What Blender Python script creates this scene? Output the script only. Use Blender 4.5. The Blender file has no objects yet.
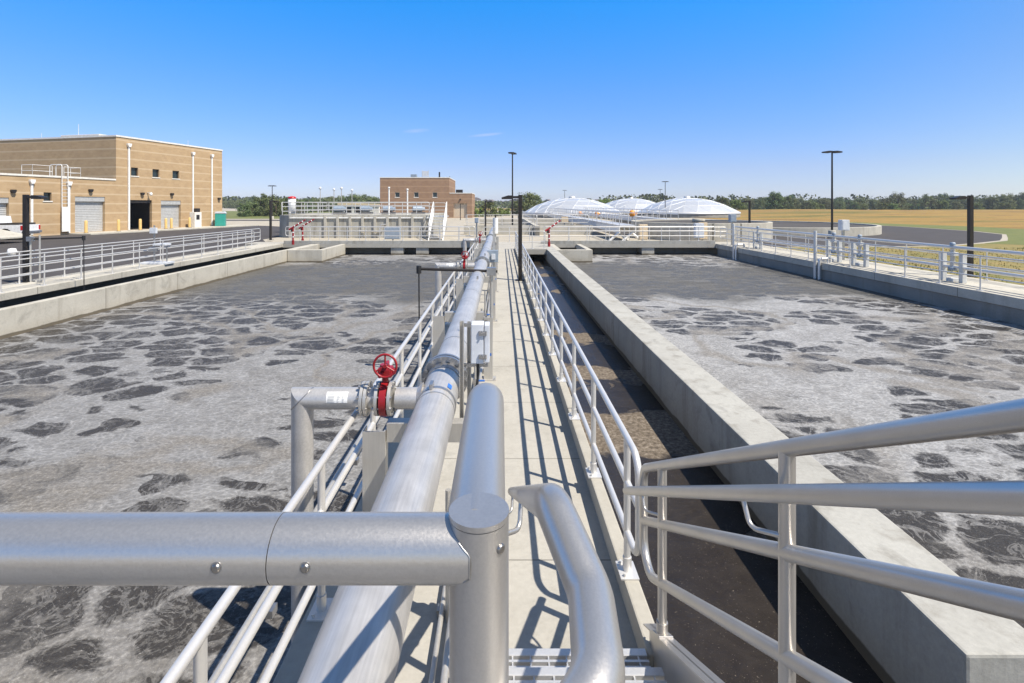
import bpy, bmesh, math, random
from mathutils import Vector, Matrix, Quaternion
random.seed(7)
D = bpy.data
scene = bpy.context.scene
COL = scene.collection
R = math.radians
H = 2.6                       # eye height above the walkway deck
GZ = -0.10                    # ground level round the tanks
WZ = -0.76                    # water level

# ------------------------------------------------------------------ materials
def new_mat(name):
    m = D.materials.new(name); m.use_nodes = True
    nt = m.node_tree
    return m, nt, nt.nodes['Principled BSDF']
def nd(nt, t, **kw):
    n = nt.nodes.new(t)
    for k, v in kw.items(): setattr(n, k, v)
    return n
def ramp(nt, fac, stops, interp='LINEAR'):
    r = nd(nt, 'ShaderNodeValToRGB'); r.color_ramp.interpolation = interp
    e = r.color_ramp.elements
    while len(e) > 1: e.remove(e[-1])
    e[0].position = stops[0][0]; e[0].color = (*stops[0][1], 1)
    for p, c in stops[1:]:
        k = e.new(p); k.color = (*c, 1)
    nt.links.new(fac, r.inputs[0]); return r.outputs[0]
def coords(nt, scale=(1, 1, 1), kind='Object'):
    tc = nd(nt, 'ShaderNodeTexCoord'); mp = nd(nt, 'ShaderNodeMapping')
    mp.inputs['Scale'].default_value = scale
    nt.links.new(tc.outputs[kind], mp.inputs['Vector']); return mp.outputs[0]
def noise(nt, vec, scale, detail=4, rough=0.55, dist=0.0):
    n = nd(nt, 'ShaderNodeTexNoise'); n.inputs['Scale'].default_value = scale
    n.inputs['Detail'].default_value = detail; n.inputs['Roughness'].default_value = rough
    n.inputs['Distortion'].default_value = dist
    nt.links.new(vec, n.inputs['Vector']); return n.outputs[0]
def mix(nt, fac, a, b, mode='MIX'):
    m = nd(nt, 'ShaderNodeMix', data_type='RGBA', blend_type=mode)
    for s, v in ((m.inputs[0], fac), (m.inputs[6], a), (m.inputs[7], b)):
        if isinstance(v, (int, float)): s.default_value = v
        elif isinstance(v, tuple): s.default_value = (*v, 1)
        else: nt.links.new(v, s)
    return m.outputs[2]
def math_(nt, op, a, b=0.0, clamp=False):
    m = nd(nt, 'ShaderNodeMath', operation=op, use_clamp=clamp)
    for s, v in ((m.inputs[0], a), (m.inputs[1], b)):
        if isinstance(v, (int, float)): s.default_value = v
        else: nt.links.new(v, s)
    return m.outputs[0]
def bump(nt, bsdf, h, strength=0.3, dist=0.01):
    b = nd(nt, 'ShaderNodeBump'); b.inputs['Strength'].default_value = strength
    b.inputs['Distance'].default_value = dist
    nt.links.new(h, b.inputs['Height']); nt.links.new(b.outputs[0], bsdf.inputs['Normal'])

def plain(name, col, rough=0.5, metal=0.0, var=0.12, scale=6.0):
    m, nt, b = new_mat(name)
    v = coords(nt); n = noise(nt, v, scale, 5)
    lo = tuple(c * (1 - var) for c in col); hi = tuple(min(1, c * (1 + var)) for c in col)
    nt.links.new(ramp(nt, n, [(0.3, lo), (0.7, hi)]), b.inputs['Base Color'])
    b.inputs['Roughness'].default_value = rough; b.inputs['Metallic'].default_value = metal
    return m
def metal(name, col, rough, met, scale=(1, 1, 1), amount=0.1, bstr=0.06, fine=60):
    m, nt, b = new_mat(name)
    v = coords(nt, scale); n = noise(nt, v, fine, 6, 0.65); n2 = noise(nt, coords(nt), 5, 5)
    c = ramp(nt, n2, [(0.3, tuple(x * (1 - amount) for x in col)), (0.7, col)])
    c = mix(nt, 0.35, c, ramp(nt, n, [(0.3, tuple(x * (1 - amount * 1.6) for x in col)), (0.7, col)]))
    nt.links.new(c, b.inputs['Base Color'])
    rr = nd(nt, 'ShaderNodeMapRange'); rr.inputs[3].default_value = rough - 0.07; rr.inputs[4].default_value = rough + 0.09
    nt.links.new(n, rr.inputs[0]); nt.links.new(rr.outputs[0], b.inputs['Roughness'])
    b.inputs['Metallic'].default_value = met
    bump(nt, b, n, bstr, 0.002)
    return m
def concrete(name, lo, hi, streak=0.35, joints=0.0, pits=0.25, stain=(0.16, 0.13, 0.09), wet=False, blot=0.0):
    m, nt, b = new_mat(name)
    v = coords(nt)
    big = noise(nt, v, 0.7, 6, 0.62, 0.3); fine = noise(nt, v, 22, 8, 0.7)
    st = noise(nt, coords(nt, (2.2, 2.2, 0.22)), 1.3, 5, 0.6)
    c = ramp(nt, big, [(0.28, lo), (0.68, hi)])
    c = mix(nt, 0.32, c, ramp(nt, fine, [(0.3, tuple(x * 0.72 for x in lo)), (0.7, hi)]))
    c = mix(nt, ramp(nt, st, [(0.52, (0, 0, 0)), (0.78, (streak,) * 3)]), c, stain)
    if joints:
        sep = nd(nt, 'ShaderNodeSeparateXYZ'); nt.links.new(v, sep.inputs[0])
        f = math_(nt, 'ABSOLUTE', math_(nt, 'SUBTRACT', math_(nt, 'FRACT', math_(nt, 'DIVIDE', sep.outputs[1], joints)), 0.5))
        j = math_(nt, 'LESS_THAN', f, 0.0035)
        c = mix(nt, j, c, tuple(x * 0.45 for x in lo))
    if blot:
        bl_ = noise(nt, v, 1.9, 7, 0.7, 0.8)
        c = mix(nt, ramp(nt, bl_, [(0.54, (0, 0, 0)), (0.70, (blot,) * 3)]), c, tuple(x * 0.55 for x in lo))
    if wet:
        sw = nd(nt, 'ShaderNodeSeparateXYZ'); nt.links.new(v, sw.inputs[0])
        wl_ = math_(nt, 'MULTIPLY', math_(nt, 'SUBTRACT', math_(nt, 'ADD', -0.655, math_(nt, 'MULTIPLY', math_(nt, 'SUBTRACT', noise(nt, coords(nt, (1, 1, 0.3)), 1.6, 5), 0.5), 0.10)), sw.outputs[2]), 45.0, True)
        c = mix(nt, math_(nt, 'MULTIPLY', wl_, 0.9), c, (0.045, 0.04, 0.033))
        yel = math_(nt, 'MULTIPLY', math_(nt, 'SUBTRACT', -0.40, sw.outputs[2]), 2.2, True)
        c = mix(nt, math_(nt, 'MULTIPLY', yel, 0.35), c, (0.30, 0.235, 0.14))
    nt.links.new(c, b.inputs['Base Color']); b.inputs['Roughness'].default_value = 0.88
    b.inputs['Specular IOR Level'].default_value = 0.25
    bump(nt, b, fine, pits, 0.006)
    return m
def brick(name, a, c2, mortar, band, step=0.92):
    m, nt, b = new_mat(name)
    tc = nd(nt, 'ShaderNodeTexCoord'); sep = nd(nt, 'ShaderNodeSeparateXYZ')
    nt.links.new(tc.outputs['Object'], sep.inputs[0])
    cmb = nd(nt, 'ShaderNodeCombineXYZ')
    nt.links.new(math_(nt, 'ADD', sep.outputs[0], sep.outputs[1]), cmb.inputs[0]); nt.links.new(sep.outputs[2], cmb.inputs[1])
    br = nd(nt, 'ShaderNodeTexBrick'); nt.links.new(cmb.outputs[0], br.inputs['Vector'])
    br.inputs['Color1'].default_value = (*a, 1); br.inputs['Color2'].default_value = (*c2, 1); br.inputs['Mortar'].default_value = (*mortar, 1)
    br.inputs['Scale'].default_value = 1.0; br.inputs['Brick Width'].default_value = 0.41; br.inputs['Row Height'].default_value = 0.205
    br.inputs['Mortar Size'].default_value = 0.009; br.inputs['Bias'].default_value = 0.1
    n = noise(nt, cmb.outputs[0], 0.9, 5)
    col = mix(nt, 0.3, br.outputs[0], ramp(nt, n, [(0.3, tuple(x * 0.75 for x in a)), (0.7, c2)]))
    f = math_(nt, 'FRACT', math_(nt, 'DIVIDE', sep.outputs[2], step))
    col = mix(nt, math_(nt, 'MULTIPLY', math_(nt, 'LESS_THAN', f, 0.15), 0.55), col, band)
    nt.links.new(col, b.inputs['Base Color']); b.inputs['Roughness'].default_value = 0.9
    b.inputs['Specular IOR Level'].default_value = 0.2
    bump(nt, b, br.outputs[1], -0.25, 0.01)
    return m

def water_mat(name, kind, tone=1.0):
    m, nt, b = new_mat(name)
    v = coords(nt)
    wn = nd(nt, 'ShaderNodeTexNoise'); wn.inputs['Scale'].default_value = 0.75; wn.inputs['Detail'].default_value = 3
    nt.links.new(v, wn.inputs['Vector'])
    sub = nd(nt, 'ShaderNodeVectorMath', operation='SUBTRACT'); nt.links.new(wn.outputs[1], sub.inputs[0]); sub.inputs[1].default_value = (0.5, 0.5, 0.5)
    sc = nd(nt, 'ShaderNodeVectorMath', operation='SCALE'); nt.links.new(sub.outputs[0], sc.inputs[0]); sc.inputs[3].default_value = 1.15
    ad = nd(nt, 'ShaderNodeVectorMath', operation='ADD'); nt.links.new(v, ad.inputs[0]); nt.links.new(sc.outputs[0], ad.inputs[1])
    W = ad.outputs[0]
    fine = noise(nt, v, 26, 8, 0.75); mid = noise(nt, v, 3.2, 7, 0.65, 0.6)
    speck = noise(nt, v, 60, 3, 0.8)
    if kind == 'tank':
        n2 = nd(nt, 'ShaderNodeTexNoise'); n2.inputs['Scale'].default_value = 1.3; n2.inputs['Detail'].default_value = 2.5; n2.inputs['Roughness'].default_value = 0.5
        nt.links.new(v, n2.inputs['Vector'])
        s2 = nd(nt, 'ShaderNodeVectorMath', operation='SCALE'); nt.links.new(n2.outputs[1], s2.inputs[0]); s2.inputs[3].default_value = 0.62
        w2 = nd(nt, 'ShaderNodeVectorMath', operation='MULTIPLY'); nt.links.new(v, w2.inputs[0]); w2.inputs[1].default_value = (0.72, 1.2, 1)
        w3 = nd(nt, 'ShaderNodeVectorMath', operation='ADD'); nt.links.new(w2.outputs[0], w3.inputs[0]); nt.links.new(s2.outputs[0], w3.inputs[1])
        ve = nd(nt, 'ShaderNodeTexVoronoi', feature='DISTANCE_TO_EDGE'); ve.inputs['Scale'].default_value = 1.2; nt.links.new(w3.outputs[0], ve.inputs['Vector'])
        v1 = nd(nt, 'ShaderNodeTexVoronoi', feature='F1'); v1.inputs['Scale'].default_value = 1.2; nt.links.new(w3.outputs[0], v1.inputs['Vector'])
        vround = math_(nt, 'SUBTRACT', ve.outputs['Distance'], math_(nt, 'MULTIPLY', math_(nt, 'MAXIMUM', math_(nt, 'SUBTRACT', v1.outputs['Distance'], 0.30), 0.0), 0.22))
        vf = nd(nt, 'ShaderNodeTexVoronoi', feature='DISTANCE_TO_EDGE'); vf.inputs['Scale'].default_value = 4.0; nt.links.new(w3.outputs[0], vf.inputs['Vector'])
        s4 = nd(nt, 'ShaderNodeVectorMath', operation='SCALE'); nt.links.new(n2.outputs[1], s4.inputs[0]); s4.inputs[3].default_value = 0.8
        w4 = nd(nt, 'ShaderNodeVectorMath', operation='ADD'); nt.links.new(v, w4.inputs[0]); nt.links.new(s4.outputs[0], w4.inputs[1])
        vc = nd(nt, 'ShaderNodeTexVoronoi', feature='F1'); vc.inputs['Scale'].default_value = 0.40; nt.links.new(w4.outputs[0], vc.inputs['Vector'])
        sepc = nd(nt, 'ShaderNodeSeparateColor'); nt.links.new(vc.outputs['Color'], sepc.inputs[0])
        big = noise(nt, v, 0.15, 2)
        e_ = math_(nt, 'SUBTRACT', math_(nt, 'ADD', math_(nt, 'ADD', 0.62, math_(nt, 'MULTIPLY', sepc.outputs[0], 0.42)), math_(nt, 'MULTIPLY', math_(nt, 'SUBTRACT', big, 0.5), 0.55)), vc.outputs['Distance'])
        t_ = math_(nt, 'ADD', math_(nt, 'MAXIMUM', math_(nt, 'SUBTRACT', 0.25, math_(nt, 'MULTIPLY', e_, 1.35)), -0.025), math_(nt, 'ADD', math_(nt, 'MULTIPLY', math_(nt, 'SUBTRACT', mid, 0.5), 0.18), math_(nt, 'MULTIPLY', math_(nt, 'SUBTRACT', fine, 0.5), 0.14)))
        vein = math_(nt, 'MULTIPLY', math_(nt, 'SUBTRACT', vround, t_), 15.0, True)
        def ridge(sc_, w_, gain, off):
            lr = noise(nt, w4.outputs[0], sc_, 5, 0.66, 0.9)
            rd = math_(nt, 'MULTIPLY', math_(nt, 'ABSOLUTE', math_(nt, 'SUBTRACT', lr, off)), 2.0)
            return math_(nt, 'MULTIPLY', math_(nt, 'SUBTRACT', rd, math_(nt, 'MULTIPLY', math_(nt, 'SUBTRACT', mid, 0.36), w_)), gain, True)
        vein2 = math_(nt, 'ADD', 0.50, math_(nt, 'MULTIPLY', ridge(1.0, 0.13, 20.0, 0.5), math_(nt, 'MULTIPLY', ridge(1.7, 0.11, 20.0, 0.43), ridge(2.6, 0.09, 16.0, 0.57))), True)
        dark = math_(nt, 'MULTIPLY', vein, vein2)
        # quiet band towards the far end: thin, foam free surface
        sep = nd(nt, 'ShaderNodeSeparateXYZ'); nt.links.new(W, sep.inputs[0])
        wob = noise(nt, v, 0.22, 4, 0.6)
        yy = math_(nt, 'ADD', sep.outputs[1], math_(nt, 'MULTIPLY', math_(nt, 'SUBTRACT', wob, 0.5), 11.0))
        band = math_(nt, 'MULTIPLY', math_(nt, 'MULTIPLY', math_(nt, 'SUBTRACT', yy, 17.5), 0.45, True),
                     math_(nt, 'MULTIPLY', math_(nt, 'SUBTRACT', 30.0, yy), 0.4, True))
        foam = ramp(nt, mid, [(0.25, tuple(tone * x for x in (0.225, 0.222, 0.216))), (0.5, tuple(tone * x for x in (0.305, 0.302, 0.298))), (0.75, tuple(tone * x for x in (0.375, 0.373, 0.37)))])
        film = noise(nt, W, 0.8, 7, 0.72, 1.0)
        foam = mix(nt, ramp(nt, film, [(0.48, (0, 0, 0)), (0.66, (0.45,) * 3)]), foam, (0.15, 0.142, 0.13))
        rn_ = noise(nt, W, 0.17, 3, 0.5, 0.8)
        rid = math_(nt, 'SUBTRACT', 1.0, math_(nt, 'MULTIPLY', math_(nt, 'ABSOLUTE', math_(nt, 'SUBTRACT', rn_, 0.5)), 2.0))
        streak = math_(nt, 'MULTIPLY', math_(nt, 'SUBTRACT', math_(nt, 'ADD', rid, math_(nt, 'MULTIPLY', math_(nt, 'SUBTRACT', mid, 0.5), 0.16)), 0.925), 14.0, True)
        stc = ramp(nt, fine, [(0.3, (0.075, 0.064, 0.05)), (0.55, (0.185, 0.162, 0.13)), (0.7, (0.40, 0.37, 0.32))])
        dk = ramp(nt, fine, [(0.3, (0.026, 0.023, 0.0195)), (0.72, (0.066, 0.059, 0.051))])
        foam = mix(nt, 0.55, foam, mix(nt, 1.0, foam, ramp(nt, fine, [(0.3, (0.4,) * 3), (0.5, (0.95,) * 3), (0.68, (1.5,) * 3)]), 'MULTIPLY'))
        vl = nd(nt, 'ShaderNodeTexVoronoi', feature='DISTANCE_TO_EDGE'); vl.inputs['Scale'].default_value = 9.0; nt.links.new(w3.outputs[0], vl.inputs['Vector'])
        lace = math_(nt, 'SUBTRACT', 1.0, math_(nt, 'MULTIPLY', vl.outputs['Distance'], 5.5), True)
        foam = mix(nt, 0.38, foam, mix(nt, 1.0, foam, ramp(nt, lace, [(0.0, (0.62,) * 3), (0.45, (0.9,) * 3), (0.9, (1.4,) * 3)]), 'MULTIPLY'))
        near = math_(nt, 'MULTIPLY', math_(nt, 'SUBTRACT', 6.5, sep.outputs[1]), 0.28, True)
        foam = mix(nt, math_(nt, 'MULTIPLY', near, 0.55), foam, stc)
        col = mix(nt, math_(nt, 'MULTIPLY', streak, 0.55), foam, stc)
        dkm = math_(nt, 'MULTIPLY', dark, math_(nt, 'SUBTRACT', 1.0, math_(nt, 'MULTIPLY', streak, 0.8)))
        col = mix(nt, dkm, col, dk)
        col = mix(nt, math_(nt, 'MULTIPLY', band, ramp(nt, noise(nt, coords(nt, (0.5, 1.6, 1)), 0.8, 7, 0.7, 1.2), [(0.42, (0.97,) * 3), (0.68, (0.68,) * 3)])), col, ramp(nt, fine, [(0.3, (0.055, 0.052, 0.046)), (0.55, (0.10, 0.096, 0.087)), (0.7, (0.20, 0.19, 0.175))]))
        col = mix(nt, ramp(nt, speck, [(0.62, (0, 0, 0)), (0.72, (0.55,) * 3)]), col, (0.58, 0.55, 0.5))
    else:
        patch = noise(nt, W, 0.42, 4, 0.55)
        sp_ = nd(nt, 'ShaderNodeSeparateXYZ'); nt.links.new(W, sp_.inputs[0])
        win = math_(nt, 'MULTIPLY', math_(nt, 'MULTIPLY', math_(nt, 'SUBTRACT', sp_.outputs[1], 6.4), 1.6, True), math_(nt, 'MULTIPLY', math_(nt, 'SUBTRACT', 11.5, sp_.outputs[1]), 0.9, True))
        patch = math_(nt, 'ADD', patch, math_(nt, 'MULTIPLY', win, 0.165))
        isf = ramp(nt, patch, [(0.61, (0, 0, 0)), (0.632, (1, 1, 1))])
        lump = noise(nt, v, 16, 6, 0.75)
        foam = ramp(nt, lump, [(0.32, (0.05, 0.04, 0.03)), (0.5, (0.145, 0.118, 0.09)), (0.68, (0.28, 0.24, 0.195))])
        dk = ramp(nt, mid, [(0.3, (0.022, 0.018, 0.015)), (0.7, (0.036, 0.030, 0.025))])
        dk = mix(nt, ramp(nt, speck, [(0.655, (0, 0, 0)), (0.70, (0.8,) * 3)]), dk, (0.26, 0.22, 0.17))
        col = mix(nt, isf, dk, foam)
        fine = lump
    nt.links.new(col, b.inputs['Base Color'])
    if kind == 'tank': nt.links.new(ramp(nt, dkm, [(0.0, (0.7,) * 3), (1.0, (0.45,) * 3)]), b.inputs['Roughness'])
    else: nt.links.new(ramp(nt, isf, [(0.0, (0.22,) * 3), (1.0, (0.8,) * 3)]), b.inputs['Roughness'])
    b.inputs['Specular IOR Level'].default_value = 0.18
    h = math_(nt, 'ADD', math_(nt, 'MULTIPLY', mid, 1.6), math_(nt, 'MULTIPLY', fine, 0.6))
    bump(nt, b, h, 0.55 if kind == 'tank' else 0.35, 0.05)
    return m

def field_mat():
    m, nt, b = new_mat('dry_grass_field')
    v = coords(nt); n = noise(nt, coords(nt, (0.35, 1, 1)), 0.06, 6, 0.7); f = noise(nt, v, 1.6, 6, 0.7)
    c = ramp(nt, n, [(0.36, (0.10, 0.115, 0.035)), (0.44, (0.22, 0.165, 0.06)), (0.50, (0.36, 0.225, 0.065)), (0.56, (0.24, 0.15, 0.06)), (0.64, (0.14, 0.092, 0.045))])
    c = mix(nt, 0.4, c, ramp(nt, f, [(0.3, (0.13, 0.095, 0.035)), (0.7, (0.34, 0.235, 0.09))]))
    nt.links.new(c, b.inputs['Base Color']); b.inputs['Roughness'].default_value = 0.95
    b.inputs['Specular IOR Level'].default_value = 0.1
    bump(nt, b, f, 0.6, 0.15); return m
def leaf_mat(name, lo, hi):
    m, nt, b = new_mat(name)
    oi = nd(nt, 'ShaderNodeObjectInfo'); n = noise(nt, coords(nt), 0.55, 4)
    c = ramp(nt, n, [(0.3, lo), (0.7, hi)])
    hs = nd(nt, 'ShaderNodeHueSaturation'); nt.links.new(c, hs.inputs['Color'])
    mr = nd(nt, 'ShaderNodeMapRange'); mr.inputs[3].default_value = 0.47; mr.inputs[4].default_value = 0.53
    nt.links.new(oi.outputs['Random'], mr.inputs[0]); nt.links.new(mr.outputs[0], hs.inputs['Hue'])
    mv = nd(nt, 'ShaderNodeMapRange'); mv.inputs[3].default_value = 0.75; mv.inputs[4].default_value = 1.35
    nt.links.new(oi.outputs['Random'], mv.inputs[0]); nt.links.new(mv.outputs[0], hs.inputs['Value'])
    nt.links.new(hs.outputs[0], b.inputs['Base Color']); b.inputs['Roughness'].default_value = 0.75
    b.inputs['Specular IOR Level'].default_value = 0.2
    return m

M = {}
M['alu'] = metal('satin_aluminium', (0.72, 0.70, 0.67), 0.42, 0.5, (1, 1, 1), 0.07, 0.10, 90)
M['alu_near'] = metal('anodised_aluminium', (0.64, 0.61, 0.57), 0.35, 0.80, (1, 1, 1), 0.18, 0.075, 420)
M['steel'] = metal('stainless_pipe', (0.66, 0.635, 0.605), 0.40, 0.50, (14, 0.5, 14), 0.32, 0.04, 6)
M['steel_dark'] = metal('stainless_flange', (0.50, 0.49, 0.48), 0.36, 0.85, (1, 1, 1), 0.25, 0.1, 40)
M['steel_plate'] = metal('stainless_channel', (0.60, 0.575, 0.53), 0.46, 0.6, (8, 8, 0.6), 0.18, 0.05, 7)
M['screw'] = metal('screw_steel', (0.45, 0.42, 0.38), 0.3, 0.95, (1, 1, 1), 0.3, 0.1, 500)
M['galv'] = metal('galvanised_grating', (0.68, 0.68, 0.68), 0.45, 0.55, (1, 1, 1), 0.15, 0.1, 60)
M['deck'] = concrete('broom_finished_deck', (0.350, 0.330, 0.285), (0.44, 0.418, 0.370), 0.12, 1.5, 0.2, (0.16, 0.13, 0.09), False, 0.42)
M['kerb'] = concrete('kerb_concrete', (0.35, 0.325, 0.275), (0.44, 0.415, 0.355), 0.2, 4.1, 0.25, (0.16, 0.13, 0.09), False, 0.35)
M['wall'] = concrete('tank_wall_concrete', (0.31, 0.30, 0.27), (0.45, 0.44, 0.40), 0.75, 0, 0.5, (0.15, 0.13, 0.10), True, 0.55)
M['wall_pale'] = concrete('pale_wall_concrete', (0.39, 0.365, 0.31), (0.54, 0.51, 0.44), 0.45, 3.6, 0.4, (0.18, 0.15, 0.11), True, 0.5)
M['wall_stain'] = concrete('stained_concrete', (0.27, 0.255, 0.215), (0.50, 0.48, 0.42), 0.8, 0, 0.4, (0.12, 0.095, 0.06))
M['slab_dark'] = concrete('dark_streaked_concrete', (0.20, 0.19, 0.17), (0.32, 0.31, 0.28), 0.5, 0, 0.4)  # darker streaked concrete for walls below the decks and domes
M['asphalt'] = concrete('asphalt', (0.055, 0.050, 0.048), (0.085, 0.077, 0.074), 0.1, 0, 0.5, (0.04, 0.035, 0.033))
M['ground'] = concrete('graded_gravel', (0.34, 0.305, 0.245), (0.46, 0.415, 0.335), 0.15, 0, 0.5)
M['turf'] = concrete('mixed_grass', (0.10, 0.125, 0.032), (0.33, 0.235, 0.09), 0.5, 0, 0.6, (0.07, 0.125, 0.025))
M['green'] = concrete('green_meadow', (0.10, 0.13, 0.035), (0.19, 0.19, 0.065), 0.3, 0, 0.6, (0.06, 0.09, 0.02))
M['field'] = field_mat()
M['hill'] = concrete('distant_scrub', (0.07, 0.085, 0.045), (0.20, 0.17, 0.10), 0.4, 0, 0.3)
M['brick'] = brick('tan_block', (0.40, 0.275, 0.155), (0.47, 0.335, 0.195), (0.44, 0.33, 0.215), (0.58, 0.46, 0.315))
M['brick2'] = brick('brown_block', (0.265, 0.165, 0.105), (0.33, 0.215, 0.14), (0.34, 0.23, 0.15), (0.42, 0.28, 0.18), 1.3)
M['cap'] = plain('white_coping', (0.72, 0.69, 0.63), 0.5)
M['white'] = plain('white_paint', (0.78, 0.77, 0.74), 0.4)
M['door'] = plain('grey_roller_door', (0.46, 0.46, 0.45), 0.45, 0.2)
M['door_tan'] = plain('tan_roller_door', (0.55, 0.45, 0.33), 0.5)
M['dark'] = plain('dark_bronze', (0.030, 0.025, 0.022), 0.45, 0.3)
M['black'] = plain('black_rubber', (0.015, 0.015, 0.016), 0.6)
M['room'] = plain('unlit_interior', (0.10, 0.09, 0.08), 0.9)
M['glass'] = plain('dark_window_glass', (0.018, 0.032, 0.038), 0.08)
M['red'] = plain('red_valve_paint', (0.27, 0.011, 0.015), 0.35)
M['yellow'] = plain('safety_yellow', (0.66, 0.44, 0.16), 0.5)
M['orange'] = plain('orange_paint', (0.80, 0.30, 0.03), 0.5)
M['teal'] = plain('teal_plastic', (0.03, 0.30, 0.24), 0.45)
M['tan'] = plain('tan_cabinet', (0.68, 0.54, 0.36), 0.5)
M['box'] = plain('pale_grey_enclosure', (0.60, 0.62, 0.65), 0.4)
M['bluegrey'] = plain('blue_grey_enclosure', (0.26, 0.31, 0.37), 0.45)
M['blue'] = plain('blue_label', (0.03, 0.14, 0.48), 0.5)
M['paper'] = plain('white_label', (0.82, 0.82, 0.80), 0.6)
M['ink'] = plain('grey_ink', (0.30, 0.30, 0.30), 0.7)
M['truck'] = plain('white_car_paint', (0.80, 0.80, 0.80), 0.25)
M['rust'] = plain('faded_red_lid', (0.30, 0.18, 0.165), 0.6)
M['offwhite'] = plain('weathered_white', (0.55, 0.55, 0.53), 0.5)
M['tyre'] = plain('tyre_rubber', (0.02, 0.02, 0.02), 0.8)
M['tail'] = plain('red_lens', (0.45, 0.01, 0.01), 0.2)
M['dome'] = metal('dome_aluminium', (0.80, 0.80, 0.79), 0.36, 0.62, (1, 1, 1), 0.08, 0.02, 3)
M['domerib'] = metal('dome_batten', (0.80, 0.80, 0.79), 0.5, 0.4, (1, 1, 1), 0.08, 0.02, 3)
M['sludge'] = concrete('dark_sludge', (0.060, 0.053, 0.047), (0.10, 0.09, 0.08), 0.2, 0, 0.4, (0.04, 0.035, 0.03))
M['bark'] = plain('bark', (0.10, 0.075, 0.055), 0.9)
M['leafA'] = leaf_mat('leaf_olive', (0.085, 0.105, 0.040), (0.165, 0.18, 0.075))
M['leafB'] = leaf_mat('leaf_deep', (0.065, 0.090, 0.036), (0.135, 0.165, 0.068))
M['leafC'] = leaf_mat('leaf_bright', (0.085, 0.12, 0.028), (0.17, 0.205, 0.06))
M['straw'] = leaf_mat('straw', (0.30, 0.215, 0.085), (0.44, 0.33, 0.14))
M['house'] = plain('far_house_wall', (0.50, 0.46, 0.42), 0.8)
M['flatroof'] = plain('grey_roof_membrane', (0.22, 0.21, 0.20), 0.8)
M['roof'] = plain('far_house_roof', (0.16, 0.13, 0.12), 0.8)
M['water'] = water_mat('foaming_basin_water', 'tank')
M['water_dark'] = water_mat('darker_basin_water', 'tank', 0.78)
M['channel'] = water_mat('brown_channel_water', 'channel')

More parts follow.
